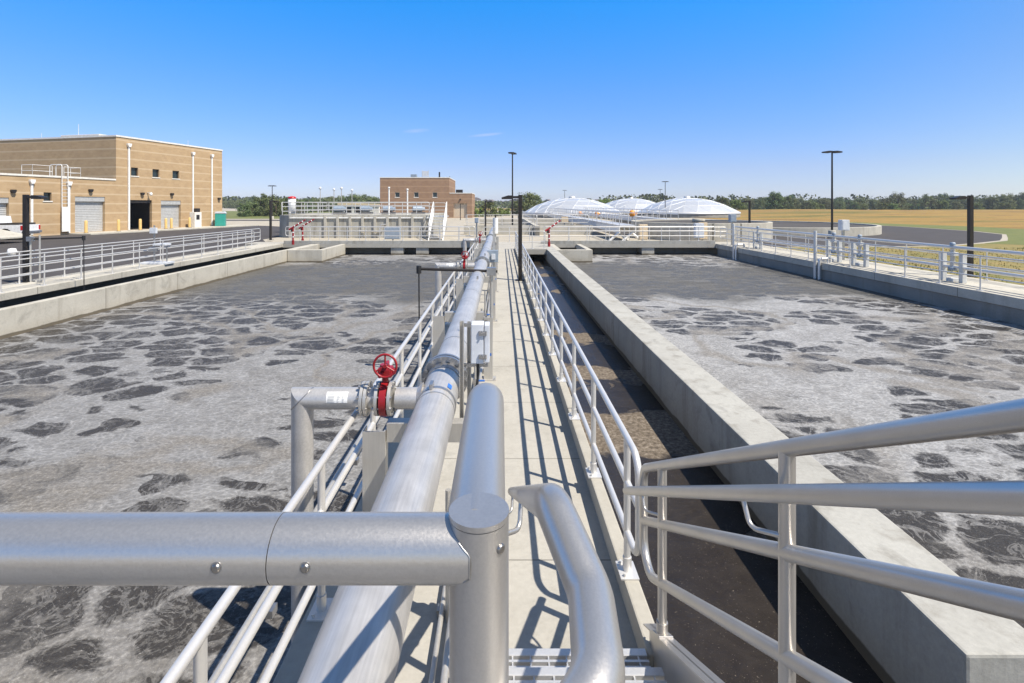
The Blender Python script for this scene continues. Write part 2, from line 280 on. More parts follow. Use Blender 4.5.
# ------------------------------------------------------------------ mesh builder
def fillet(pts, rad, n=5, closed=False):
    pts = [Vector(p) for p in pts]; out = []; N = len(pts)
    for i, p in enumerate(pts):
        if not closed and i in (0, N - 1): out.append(p); continue
        a = pts[i - 1] - p; b = pts[(i + 1) % N] - p
        la, lb = a.length, b.length; a.normalize(); b.normalize()
        ang = a.angle(b)
        if ang > math.pi - 0.02: out.append(p); continue
        t = min(rad / math.tan(ang / 2), la * 0.49, lb * 0.49); rr = t * math.tan(ang / 2)
        c = p + (a + b).normalized() * (rr / math.sin(ang / 2))
        s = p + a * t - c; e = p + b * t - c
        for k in range(n + 1):
            out.append(c + s.normalized().slerp(e.normalized(), k / n) * s.length)
    return out
class MB:
    def __init__(self): self.bm = bmesh.new()
    def face(self, vs, smooth=False):
        f = self.bm.faces.new([self.bm.verts.new(v) for v in vs]); f.smooth = smooth; return f
    def box(self, a, b, bev=0.0, rot=None, piv=None):
        x0, y0, z0 = a; x1, y1, z1 = b
        vs = [self.bm.verts.new(v) for v in ((x0, y0, z0), (x1, y0, z0), (x1, y1, z0), (x0, y1, z0), (x0, y0, z1), (x1, y0, z1), (x1, y1, z1), (x0, y1, z1))]
        fs = [self.bm.faces.new([vs[i] for i in q]) for q in ((3, 2, 1, 0), (4, 5, 6, 7), (0, 1, 5, 4), (1, 2, 6, 5), (2, 3, 7, 6), (3, 0, 4, 7))]
        if rot is not None:
            bmesh.ops.rotate(self.bm, verts=vs, cent=piv or (0, 0, 0), matrix=rot)
        if bev > 0:
            es = list({e for f in fs for e in f.edges})
            bmesh.ops.bevel(self.bm, geom=es, offset=bev, segments=2, affect='EDGES', profile=0.6)
        return self
    def tube(self, pts, r, seg=12, cap=True, closed=False):
        pts = [Vector(p) for p in pts]; N = len(pts)
        rs = r if isinstance(r, (list, tuple)) else [r] * N
        tan = []
        for i in range(N):
            if closed: d = pts[(i + 1) % N] - pts[i - 1]
            else: d = pts[min(i + 1, N - 1)] - pts[max(i - 1, 0)]
            tan.append(d.normalized())
        ref = Vector((0, 0, 1)) if abs(tan[0].z) < 0.9 else Vector((1, 0, 0))
        u = (ref - tan[0] * ref.dot(tan[0])).normalized(); rings = []
        for i in range(N):
            if i:
                q = tan[i - 1].rotation_difference(tan[i]); u = q @ u
                u = (u - tan[i] * u.dot(tan[i])).normalized()
            w = tan[i].cross(u)
            k = 1.0
            rings.append([self.bm.verts.new(pts[i] + (u * math.cos(2 * math.pi * j / seg) + w * math.sin(2 * math.pi * j / seg)) * rs[i] * k) for j in range(seg)])
        for i in range(N if closed else N - 1):
            A, B = rings[i], rings[(i + 1) % N]
            off = 0
            if closed and i == N - 1:
                off = min(range(seg), key=lambda o: (A[0].co - B[o].co).length)
            for j in range(seg):
                f = self.bm.faces.new((A[j], A[(j + 1) % seg], B[(j + 1 + off) % seg], B[(j + off) % seg])); f.smooth = True
        if cap and not closed:
            for ring, rev in ((rings[0], True), (rings[-1], False)):
                vs = [self.bm.verts.new(v.co) for v in ring]
                if rev: vs.reverse()
                self.bm.faces.new(vs)
        return self
    def mitre(self, a, p, b, r, seg=28):
        a, p, b = Vector(a), Vector(p), Vector(b); ti = (p - a).normalized(); to = (b - p).normalized()
        m = (ti - to).normalized(); w = ti.cross(to).normalized(); k = 1 / math.cos(ti.angle(to) / 2)
        def ring(c, t):
            u = w.cross(t).normalized()
            return [c + (u * math.cos(2 * math.pi * j / seg) + w * math.sin(2 * math.pi * j / seg)) * r for j in range(seg)]
        bis = (ti + to).normalized()
        for c, t in ((a, ti), (b, to)):
            A = ring(c, t); Bv = []
            for v in A:
                d = (p - v).dot(bis) / t.dot(bis); Bv.append(v + t * d)
            A = [self.bm.verts.new(v) for v in A]; Bv = [self.bm.verts.new(v) for v in Bv]
            for j in range(seg):
                f = self.bm.faces.new((A[j], A[(j + 1) % seg], Bv[(j + 1) % seg], Bv[j])); f.smooth = True
        return self
    def cyl(self, a, b, r, seg=14): return self.tube([a, b], r, seg)
    def lathe(self, prof, seg=24, cen=(0, 0), smooth=True):
        rings = []
        for (r, z) in prof:
            if r < 1e-6: rings.append([self.bm.verts.new((cen[0], cen[1], z))])
            else: rings.append([self.bm.verts.new((cen[0] + r * math.cos(2 * math.pi * j / seg), cen[1] + r * math.sin(2 * math.pi * j / seg), z)) for j in range(seg)])
        for A, B in zip(rings, rings[1:]):
            for j in range(seg):
                q = [A[j % len(A)], A[(j + 1) % len(A)], B[(j + 1) % len(B)], B[j % len(B)]]
                q2 = []
                for x in q:
                    if x not in q2: q2.append(x)
                if len(q2) > 2:
                    f = self.bm.faces.new(q2); f.smooth = smooth
        return self
    def prism(self, poly, axis, a, b):
        """extrude a 2-D polygon along an axis ('x','y','z') from a to b"""
        def P(p, t):
            return {'x': (t, p[0], p[1]), 'y': (p[0], t, p[1]), 'z': (p[0], p[1], t)}[axis]
        A = [self.bm.verts.new(P(p, a)) for p in poly]; B = [self.bm.verts.new(P(p, b)) for p in poly]
        n = len(poly)
        self.bm.faces.new(A[::-1]); self.bm.faces.new(B)
        for i in range(n): self.bm.faces.new((A[i], A[(i + 1) % n], B[(i + 1) % n], B[i]))
        return self
    def mesh(self, name, mat):
        bmesh.ops.recalc_face_normals(self.bm, faces=self.bm.faces)
        me = D.meshes.new(name); self.bm.to_mesh(me); self.bm.free(); me.materials.append(mat); return me
    def build(self, name, mat, parent=None, loc=(0, 0, 0)):
        o = D.objects.new(name, self.mesh(name, mat)); COL.objects.link(o); o.location = loc
        if parent: o.parent = parent
        return o

def tag(o, label=None, cat=None, group=None, kind=None):
    if label: o['label'] = label
    if cat: o['category'] = cat
    if group: o['group'] = group
    if kind: o['kind'] = kind
    return o
def thing(name, label, cat, loc=(0, 0, 0), rz=0.0, group=None):
    o = D.objects.new(name, None); COL.objects.link(o); o.empty_display_size = 0.2
    o.location = loc; o.rotation_euler = (0, 0, rz); return tag(o, label, cat, group)
def copy_tree(o, parent=None):
    c = o.copy(); COL.objects.link(c)
    if parent: c.parent = parent
    for ch in list(o.children):
        copy_tree(ch, c)
    return c
def dup(o, loc, rz=None, label=None, group=None, scale=None):
    c = copy_tree(o); c.location = loc
    if rz is not None: c.rotation_euler = (0, 0, rz)
    if label: c['label'] = label
    if group: c['group'] = group
    if scale: c.scale = scale if isinstance(scale, tuple) else (scale,) * 3
    return c
def structure(o): o['kind'] = 'structure'; return o
# ================================================================== THE BASIN
def slab(name, a, b, mat, kind='structure', bev=0.012):
    o = MB().box(a, b, bev).build(name, mat); o['kind'] = kind; return o
def sheet(name, x0, y0, x1, y1, z, mat):
    o = MB(); o.face([(x0, y0, z), (x1, y0, z), (x1, y1, z), (x0, y1, z)]); o = o.build(name, mat); o['kind'] = 'structure'; return o
# water
sheet('water', -12.6, -8, -0.6, 36, WZ, M['water_dark'])
sheet('water', 2.9, -8, 14.6, 36, WZ, M['water'])
sheet('channel_water', -0.6, -8, 2.9, 36, WZ, M['channel'])
sheet('channel_water', -17.0, -8, -12.6, 36, WZ - 0.02, M['channel'])
# decks
walk = slab('walkway', (-1.17, 0.1, -0.34), (0.9, 30.2, 0.0), M['deck'])
slab('walkway', (-1.6, 30.2, -0.32), (2.69, 34.4, 0.0), M['deck'])
slab('walkway', (-17.2, 34.4, -0.27), (17.4, 36.0, 0.003), M['deck'])
slab('walkway', (-16.3, -8, -0.22), (-14.66, 34.4, 0.0), M['wall_pale'])
slab('walkway', (14.44, -8, -0.30), (16.9, 34.4, 0.0), M['wall_pale'])
def wallthing(name, label, boxes, mat, group=None, bev=0.02, cat='wall'):
    mb = MB()
    for a, b in boxes: mb.box(a, b, bev)
    o = mb.build(name, mat); tag(o, label, cat, group); return o
# kerbs carry the railings
wallthing('deck_kerb', 'pale concrete kerb under the railing on the right edge of the central walkway', [((0.80, 2.78, 0.0), (0.9, 30.19, 0.16))], M['kerb'], 'kerbs of the central walkway', 0.012, 'kerb')
wallthing('deck_kerb', 'concrete kerb in the shade of the big pipe on the left edge of the walkway', [((-1.17, 0.12, 0.0), (-1.02, 30.19, 0.16))], M['kerb'], 'kerbs of the central walkway', 0.012, 'kerb')
wallthing('deck_kerb', 'long pale concrete kerb along the front of the cross walkway left of the pipe', [((-14.6, 34.4, -0.02), (-1.6, 34.55, 0.2))], M['wall'], 'kerbs of the cross walkway', 0.012, 'kerb')
wallthing('deck_kerb', 'long pale concrete kerb along the front of the cross walkway by the right basin', [((2.69, 34.4, -0.02), (14.4, 34.55, 0.2))], M['wall'], 'kerbs of the cross walkway', 0.012, 'kerb')
# walls
wallthing('channel_wall', 'thick bare concrete wall between the brown channel and the right basin', [((2.69, 2.96, -2.5), (3.22, 34.3, 0.0))], M['wall'])
wallthing('channel_wall', 'long low pale concrete wall between the left basin and the dark side channel', [((-12.72, -8, -2.5), (-12.5, 34.3, -0.02))], M['wall_pale'])
wallthing('basin_wall', 'dark streaked concrete basin wall under the right hand walkway', [((14.5, -8, -2.5), (15.3, 34.3, -0.31))], M['slab_dark'])
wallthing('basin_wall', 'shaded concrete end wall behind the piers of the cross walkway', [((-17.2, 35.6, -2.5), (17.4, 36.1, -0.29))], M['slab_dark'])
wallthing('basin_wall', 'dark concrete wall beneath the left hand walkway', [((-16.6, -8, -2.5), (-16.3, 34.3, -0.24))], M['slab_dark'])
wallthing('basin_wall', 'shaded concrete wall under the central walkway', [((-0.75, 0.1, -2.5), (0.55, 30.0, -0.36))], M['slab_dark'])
wallthing('basin_wall', 'rear concrete wall of the basins behind the stair platform', [((-17.2, -8.4, -2.5), (17.4, -8.0, -0.1))], M['wall'])
# outlet boxes
def outlet(label, x0, x1, y0, y1, zt, t=0.3):
    mb = MB()
    mb.box((x0, y0, -2.4), (x1, y0 + t, zt), 0.02); mb.box((x0, y0 + t + .002, -2.4), (x0 + t, y1, zt), 0.02); mb.box((x1 - t, y0 + t + .002, -2.4), (x1, y1, zt), 0.02)
    tag(mb.build('outlet_box', M['wall_pale']), label, 'concrete box', 'outlet boxes at the far end of the basins')
outlet('square open topped concrete box against the end of the thick channel wall', 3.24, 5.35, 29.9, 34.38, -0.02)
outlet('open topped concrete box in the left basin corner, two red cranes beside it', -12.48, -10.45, 29.9, 34.38, -0.02)
def pier(x, lab):
    o = MB().box((x - 0.42, 34.47, -2.4), (x + 0.42, 35.58, -0.275), 0.02).build('walkway_pier', M['wall']); tag(o, lab, 'pier', 'piers under the cross walkway')
pier(-5.3, 'concrete pier under the cross walkway, nearest the big pipe'); pier(-7.0, 'concrete pier in the middle of the left cross walkway')
pier(9.9, 'concrete pier under the cross walkway above the right basin')

# ================================================================== RAILINGS
def guard(label, p0, p1, dists, zb, rails=(1.05, 0.755, 0.425), r=0.021, seg=10, group='railings round the basins', plates=True, name='guardrail'):
    a = Vector((p0[0], p0[1], 0)); b = Vector((p1[0], p1[1], 0)); L = (b - a).length
    ang = math.atan2(b.y - a.y, b.x - a.x)
    z0 = p0[2] if len(p0) > 2 else 0.0
    t = thing(name, label, 'railing', (a.x, a.y, z0), ang, group)
    loop = fillet([(0, 0, rails[0]), (L, 0, rails[0]), (L, 0, rails[-1]), (0, 0, rails[-1])], 0.13, 6, True)
    MB().tube(loop, r, seg, closed=True).build('rail_loop', M['alu'], t)
    for z in rails[1:-1]:
        MB().tube([(0, 0, z), (L, 0, z)], r, seg).build('mid_rail', M['alu'], t)
    post = None
    for d in dists:
        if d < 0 or d > L: continue
        if post is None:
            post = MB().tube([(0, 0, zb + 0.012), (0, 0, rails[0])], r, seg).build('post', M['alu'], t)
            if plates:
                pl = MB(); pl.box((-0.085, -0.06, zb), (0.085, 0.06, zb + 0.012), 0.002)
                pl.tube([(0, 0, zb + 0.012), (0, 0, zb + 0.10)], r * 1.28, seg)
                for sx in (-1, 1):
                    pl.cyl((sx * 0.062, 0.028, zb + 0.01), (sx * 0.062, 0.028, zb + 0.03), 0.011, 6)
                pl.build('base_plate', M['alu'], post)
            post.location = (d, 0, 0)
        else:
            q = copy_tree(post, t); q.location = (d, 0, 0)
    return t
Y5 = [3.41 + 1.24 * i for i in range(22)]
guard('aluminium railing on the right kerb of the central walkway, next to the brown channel', (0.84, 3.12), (0.84, 30.0), [y - 3.12 for y in Y5], 0.16, r=0.0225, seg=14)
guard('aluminium railing left of the big pipe, along the edge of the left basin', (-1.08, 0.35), (-1.08, 29.9), [0.6 + 1.24 * i - 0.35 for i in range(24)], 0.16, r=0.0225, seg=14)
sp = lambda L, s, o=0.4: [o + i * s for i in range(int((L - o) / s) + 1)]
guard('white looking railing on the basin side of the left hand walkway', (-14.76, 6), (-14.76, 30.6), sp(24.6, 1.45), 0.0, r=0.021, seg=8)
guard('railing on the asphalt side of the left hand walkway, farther from the water', (-15.9, 6), (-15.9, 33.8), sp(27.8, 1.75), 0.0, (1.05, 0.8, 0.55, 0.3), r=0.021, seg=8)
guard('railing on the basin side of the right hand walkway, above the dark wall', (14.56, 5), (14.56, 34.0), sp(29, 1.45), 0.0, r=0.021, seg=8)
guard('thin railing on the field side of the right hand walkway behind the pipes', (16.75, 5), (16.75, 33.8), sp(28.8, 1.75), 0.0, r=0.019, seg=8)
guard('front railing of the cross walkway left of the big pipe', (-14.5, 34.47), (-1.75, 34.47), sp(12.7, 1.25), 0.2, (1.15, 0.855, 0.525), r=0.022, seg=8)
guard('front railing of the cross walkway above the right basin', (2.9, 34.47), (14.4, 34.47), sp(11.5, 1.25), 0.2, (1.15, 0.855, 0.525), r=0.022, seg=8)
guard('rear railing of the cross walkway behind the left basin', (-14.5, 35.9), (-2.2, 35.9), sp(12.2, 1.4), 0.0, r=0.021, seg=8)
guard('rear railing of the cross walkway on the side of the round tanks', (-1.2, 35.9), (15.8, 35.9), sp(17, 1.4), 0.0, r=0.021, seg=8)
guard('short railing across the channel opening at the end of the walkway', (1.05, 30.3), (2.62, 30.3), [0.1, 0.8, 1.5], 0.0, r=0.021, seg=8)

# ================================================================== STAIR AND PLATFORM
SL = 0.553
def zt(y): return 2.351 - SL * (y - 0.66)          # top rail of the stair
def zs(y): return 0.386 + SL * (2.636 - y)         # top of the stringer
st = thing('stair', 'short aluminium stair with open grating treads leading down to the walkway', 'stair', (0.4, 3.1, 0))
def wl(x, y, z): return (x - 0.4, y - 3.1, z)
for x0, x1 in ((0.795, 0.87), (-0.075, 0.0)):
    mb = MB()
    poly = [(2.86, 0.004), (2.86, zs(2.86)), (0.75, zs(0.75)), (0.45, 1.36), (0.45, 1.06), (0.75, zs(0.75) - 0.32), (2.55, 0.004)]
    web = (x0 + 0.034, x0 + 0.042) if x0 > 0.5 else (x0 + 0.034, x0 + 0.042)
    mb.prism([(p[0] - 3.1, p[1]) for p in poly], 'x', web[0] - 0.4, web[1] - 0.4)
    fl = [(2.86, zs(2.86)), (2.86, zs(2.86) - 0.009), (0.75, zs(0.75) - 0.009), (0.75, zs(0.75))]
    mb.prism([(p[0] - 3.1, p[1]) for p in fl], 'x', x0 - 0.4, x1 - 0.4)
    mb.build('stringer', M['alu_near'], st)
tread = None
for i in range(1, 8):
    y1 = 3.11 - 0.295 * i; z = 0.163 * i
    if tread is None:
        mb = MB(); w0, w1 = -0.39, 0.39
        mb.box((w0, -0.045, z - 0.035), (w1, 0.0, z), 0.003)
        for k in range(6):
            yy = -0.075 - k * 0.037
            mb.box((w0, yy - 0.007, z - 0.032), (w1, yy + 0.007, z - 0.002))
        for k in range(8):
            xx = w0 + 0.05 + k * 0.097
            mb.box((xx - 0.004, -0.268, z - 0.010), (xx + 0.004, -0.04, z - 0.0045))
        mb.box((w0, -0.285, z - 0.032), (w1, -0.272, z - 0.002))
        tread = mb.build('tread', M['galv'], st); tread.location = (0.002, y1 - 3.1, 0)
    else:
        t2 = tread.copy(); COL.objects.link(t2); t2.parent = st; t2.location = (0.002, y1 - 3.1, z - 0.163)
pf = thing('platform', 'raised aluminium grating platform at the top of the short stair', 'platform', (0, -0.4, 0))
mb = MB()
for k in range(32): mb.box((-1.9, -1.3 + k * 0.066, 1.265), (1.15, -1.284 + k * 0.066, 1.297))
for k in range(9): mb.box((-1.9 + k * 0.378, -1.3, 1.255), (-1.88 + k * 0.378, 0.76, 1.264))
mb.build('grating', M['galv'], pf)
MB().box((-1.92, 0.765, 1.1), (1.17, 0.80, 1.295), 0.004).build('edge_beam', M['alu_near'], pf); MB().box((-1.92, -1.36, 1.1), (1.17, -1.31, 1.295), 0.004).build('edge_beam', M['alu_near'], pf)
for x, y in ((-1.85, 0.7), (-1.85, -1.25), (1.1, -1.25), (1.1, 0.7)):
    MB().box((x - 0.05, y - 0.05, -0.35), (x + 0.05, y + 0.05, 1.1), 0.004).build('support_leg', M['alu_near'], pf)

# stair railing on the right
def stair_rail(label, X, far, posts, side):
    t = thing('stair_railing', label, 'railing', (X, 3.0, 0), 0, 'railings of the short stair')
    L = lambda y, z, dx=0.0: (dx, y - 3.0, z)
    r = 0.0236
    yb = 2.98
    out = fillet([L(-1.0, 2.351), L(0.66, 2.351), L(yb, zt(yb)), L(yb, zt(yb) - 0.606), L(0.66, 2.351 - 0.606), L(-1.0, 2.351 - 0.606)], 0.13, 8) if side > 0 else \
        fillet([L(0.385, 2.348), L(0.665, 2.348), L(yb, zt(yb)), L(yb, zt(yb) - 0.606), L(0.68, zt(0.68) - 0.606), L(0.385, 2.348 - 0.606)], 0.11, 8)
    MB().tube(out, r, 24).build('rail_loop', M['alu_near'], t)
    y0 = -1.0 if side > 0 else 0.385
    MB().tube([L(yb, zt(yb) - 0.303), L(0.66, 2.351 - 0.303), L(y0, 2.351 - 0.303)], r, 20).build('mid_rail', M['alu_near'], t)
    for y in posts:
        top = zt(y) if y > 0.66 else 2.351
        base = zs(y) if y > 0.66 else 1.298
        p = MB().tube([L(y, base), L(y, top)], r * 0.97, 20).build('post', M['alu_near'], t)
        pm = MB(); c = L(y, base)
        rot = Matrix.Rotation(-math.atan(SL) if y > 0.66 else 0, 3, 'X')
        pm.box((c[0] - 0.036, c[1] - 0.075, c[2] - 0.002), (c[0] + 0.036, c[1] + 0.075, c[2] + 0.010), 0.002, rot, c)
        pm.tube([c, (c[0], c[1], c[2] + 0.07)], r * 1.2, 20)
        pm.build('base_plate', M['alu_near'], p)
    gx = -0.07 if side > 0 else 0.083
    if side > 0:
        g = fillet([L(-1.0, 2.22, gx), L(0.66, 2.22, gx), L(3.10, 0.87, gx)], 0.1, 6)
    else:
        g = fillet([L(0.384, 2.185, 0.0), L(0.375, 2.19, 0.055), L(0.43, 2.20, 0.103), L(0.52, 2.205, 0.111), L(0.625, 2.235, 0.083), L(3.04, 0.90, 0.083)], 0.06, 7)
    MB().tube(g, 0.0232, 24).build('handrail', M['alu_near'], t)
    for y in posts:
        if y < 0.7: continue
        zp = zt(y) - 0.245
        zg = (2.22 - (y + 0.125 - 0.66) * SL) if side > 0 else (2.235 - (y + 0.125 - 0.625) * SL)
        br = fillet([L(y + 0.125, zg - 0.01, gx), L(y + 0.085, zg - 0.085, gx * 0.93), L(y, zp - 0.01, gx * 0.2)], 0.03, 4)
        MB().tube(br, 0.0075, 10).build('handrail_bracket', M['alu_near'], t)
    return t
stair_rail('sloping four rail aluminium stair railing on the right, in front of the brown channel', 0.83, 0, (-0.7, 0.35, 1.486, 2.636), 1)
stair_rail('left stair railing with a curved handrail, hidden mostly behind the near post', -0.020, 0, (1.486, 2.636), -1)

# platform guard right under the camera
pg = thing('platform_railing', 'thick aluminium pipe railing with capped post, nearest thing in the photo', 'railing', (-0.0165, 0.385, 1.298))
L = lambda x, y, z: (x + 0.0165, y - 0.385, z - 1.298)
p = MB().tube([L(-0.0165, 0.385, 1.30), L(-0.0165, 0.385, 2.3665)], 0.0223, 40).build('post', M['alu_near'], pg)
cap = MB(); cap.tube([L(-0.0165, 0.385, 2.3672), L(-0.0165, 0.385, 2.3712)], [0.0226, 0.0226], 48); cap.build('end_cap', M['alu_near'], p)
RY, RZ, RR = 0.385, 2.3425, 0.02305
cp = MB().tube([L(-0.1660, RY, RZ), L(-0.024, RY, RZ)], RR, 72, cap=False)
for v in cp.bm.verts:
    if v.co.x > L(-0.05, 0, 0)[0]:
        v.co.x = min(-math.sqrt(max(0.0, 0.02235 ** 2 - v.co.y ** 2)), -0.0058)
tr = cp.build('top_rail', M['alu_near'], pg)
tr2 = MB().tube([L(-1.85, RY, RZ - 0.001), L(-0.1667, RY, RZ)], RR, 48).build('top_rail', M['alu_near'], pg)
MB().tube([L(-0.20, RY, RZ), L(-0.12, RY, RZ)], RR - 0.001, 32).build('splice_sleeve', M['black'], tr)
# weld bead round the saddle joint and along the cap
wb = []
for k in range(40):
    a = math.pi * (0.12 + 1.05 * k / 39)
    y_ = RR * math.cos(a); z_q = RR * math.sin(a)
    wb.append((min(-math.sqrt(max(0.0, 0.02235 ** 2 - y_ ** 2)), -0.0058), y_, RZ - 1.298 + z_q))
MB().tube([Vector(L(-0.0165, RY, 1.298)) + Vector(v) for v in wb], 0.0007, 6).build('weld_bead', M['steel_dark'], tr)
def screw(x, par, ang=88):
    a = R(ang); c = Vector(L(x, RY, RZ)); n = Vector((0, -math.sin(a), math.cos(a)))
    s = c + n * (RR - 0.001)
    mb = MB(); mb.tube([s, s + n * 0.0018, s + n * 0.0026], [0.0034, 0.0032, 0.0021], 16)
    mb.build('screw', M['screw'], par)
    w = MB(); w.tube([s - n * 0.0002, s + n * 0.0011], 0.0043, 16); w.build('screw_washer', M['steel_dark'], par)
screw(-0.2015, tr2); screw(-0.1385, tr)
c = Vector(L(-0.0165, 0.385, 2.352)); n = Vector((0.72, -0.69, 0)).normalized(); s = c + n * 0.0216
MB().tube([s, s + n * 0.0018, s + n * 0.0026], [0.0037, 0.0036, 0.0024], 14).build('screw', M['screw'], p)
MB().tube([L(-1.85, 0.385, 2.05), L(-0.03, 0.385, 2.05)], 0.0236, 20).build('mid_rail', M['alu_near'], pg)
MB().tube([L(-1.85, 0.385, 1.75), L(-0.03, 0.385, 1.75)], 0.0236, 20).build('mid_rail', M['alu_near'], pg)
MB().tube([L(-1.85, 0.385, 1.30), L(-1.85, 0.385, 2.341)], 0.0236, 20).build('post', M['alu_near'], pg)

# ================================================================== THE AIR PIPE
PX, PZ, PR = -0.462, 1.165, 0.138
pipe = thing('air_pipe', 'fat stainless air pipe running the length of the central walkway', 'pipe', (PX, 4.25, PZ))
def pl(x, y, z): return (x - PX, y - 4.25, z - PZ)
MB().tube([pl(PX, 1.0, PZ), pl(PX, 4.18, PZ)], PR, 48).build('pipe_run', M['steel'], pipe)
MB().tube([pl(PX, 4.32, PZ), pl(PX, 12.42, PZ)], PR, 40).build('pipe_run', M['steel'], pipe)
MB().tube(fillet([pl(PX, 12.5, PZ), pl(PX, 30.6, PZ), pl(PX, 30.6, -0.25)], 0.35, 7), PR * 0.98, 32).build('pipe_run', M['steel'], pipe)
def flange(y, mat='steel_dark'):
    mb = MB()
    mb.tube([pl(PX, y - 0.045, PZ), pl(PX, y - 0.012, PZ)], PR + 0.052, 40)
    mb.tube([pl(PX, y + 0.012, PZ), pl(PX, y + 0.045, PZ)], PR + 0.052, 40)
    mb.tube([pl(PX, y - 0.16, PZ), pl(PX, y + 0.12, PZ)], PR + 0.008, 40)
    f = mb.build('flange', M[mat], pipe)
    nb = MB()
    for k in range(14):
        a = 2 * math.pi * k / 14; x = PX + (PR + 0.033) * math.cos(a); z = PZ + (PR + 0.033) * math.sin(a)
        nb.tube([pl(x, y - 0.075, z), pl(x, y + 0.075, z)], 0.010, 6)
        nb.tube([pl(x, y - 0.066, z), pl(x, y - 0.046, z)], 0.018, 6)
    nb.build('flange_bolts', M['steel_dark'], f)
flange(4.25); flange(12.46); flange(22.2)
for y in (3.55, 5.05, 7.9, 9.6, 15.6, 19.4):
    mb = MB(); mb.tube([pl(PX, y - 0.006, PZ), pl(PX, y + 0.006, PZ)], PR + 0.0025, 40); mb.build('weld_ring', M['steel_dark'], pipe)
mb = MB(); mb.tube([pl(PX, 3.625, PZ), pl(PX, 3.665, PZ)], PR + 0.004, 40)
mb.box(pl(PX - 0.045, 3.60, PZ + PR - 0.002), pl(PX - 0.02, 3.69, PZ + PR + 0.035), 0.004)
mb.build('clamp_band', M['steel_dark'], pipe)
mb = MB(); a0 = 0.62
for k in range(5):
    a1 = 0.55 + k * 0.05; a2 = a1 + 0.05
    q = [(PX + (PR + 0.0045) * math.sin(a), y, PZ + (PR + 0.0045) * math.cos(a)) for a, y in ((a1, 3.70), (a2, 3.70), (a2, 3.78), (a1, 3.78))]
    mb.face([pl(*v) for v in q])
mb.build('sticker', M['blue'], pipe)
for y, th in ((5.3, 0.1), (9.0, 0.15), (13.2, 0.1)):
    MB().tube([pl(PX + 0.05, y, PZ + PR - 0.006), pl(PX + 0.05, y, PZ + PR + 0.05)], 0.016, 12).build('pipe_nipple', M['steel_dark'], pipe)

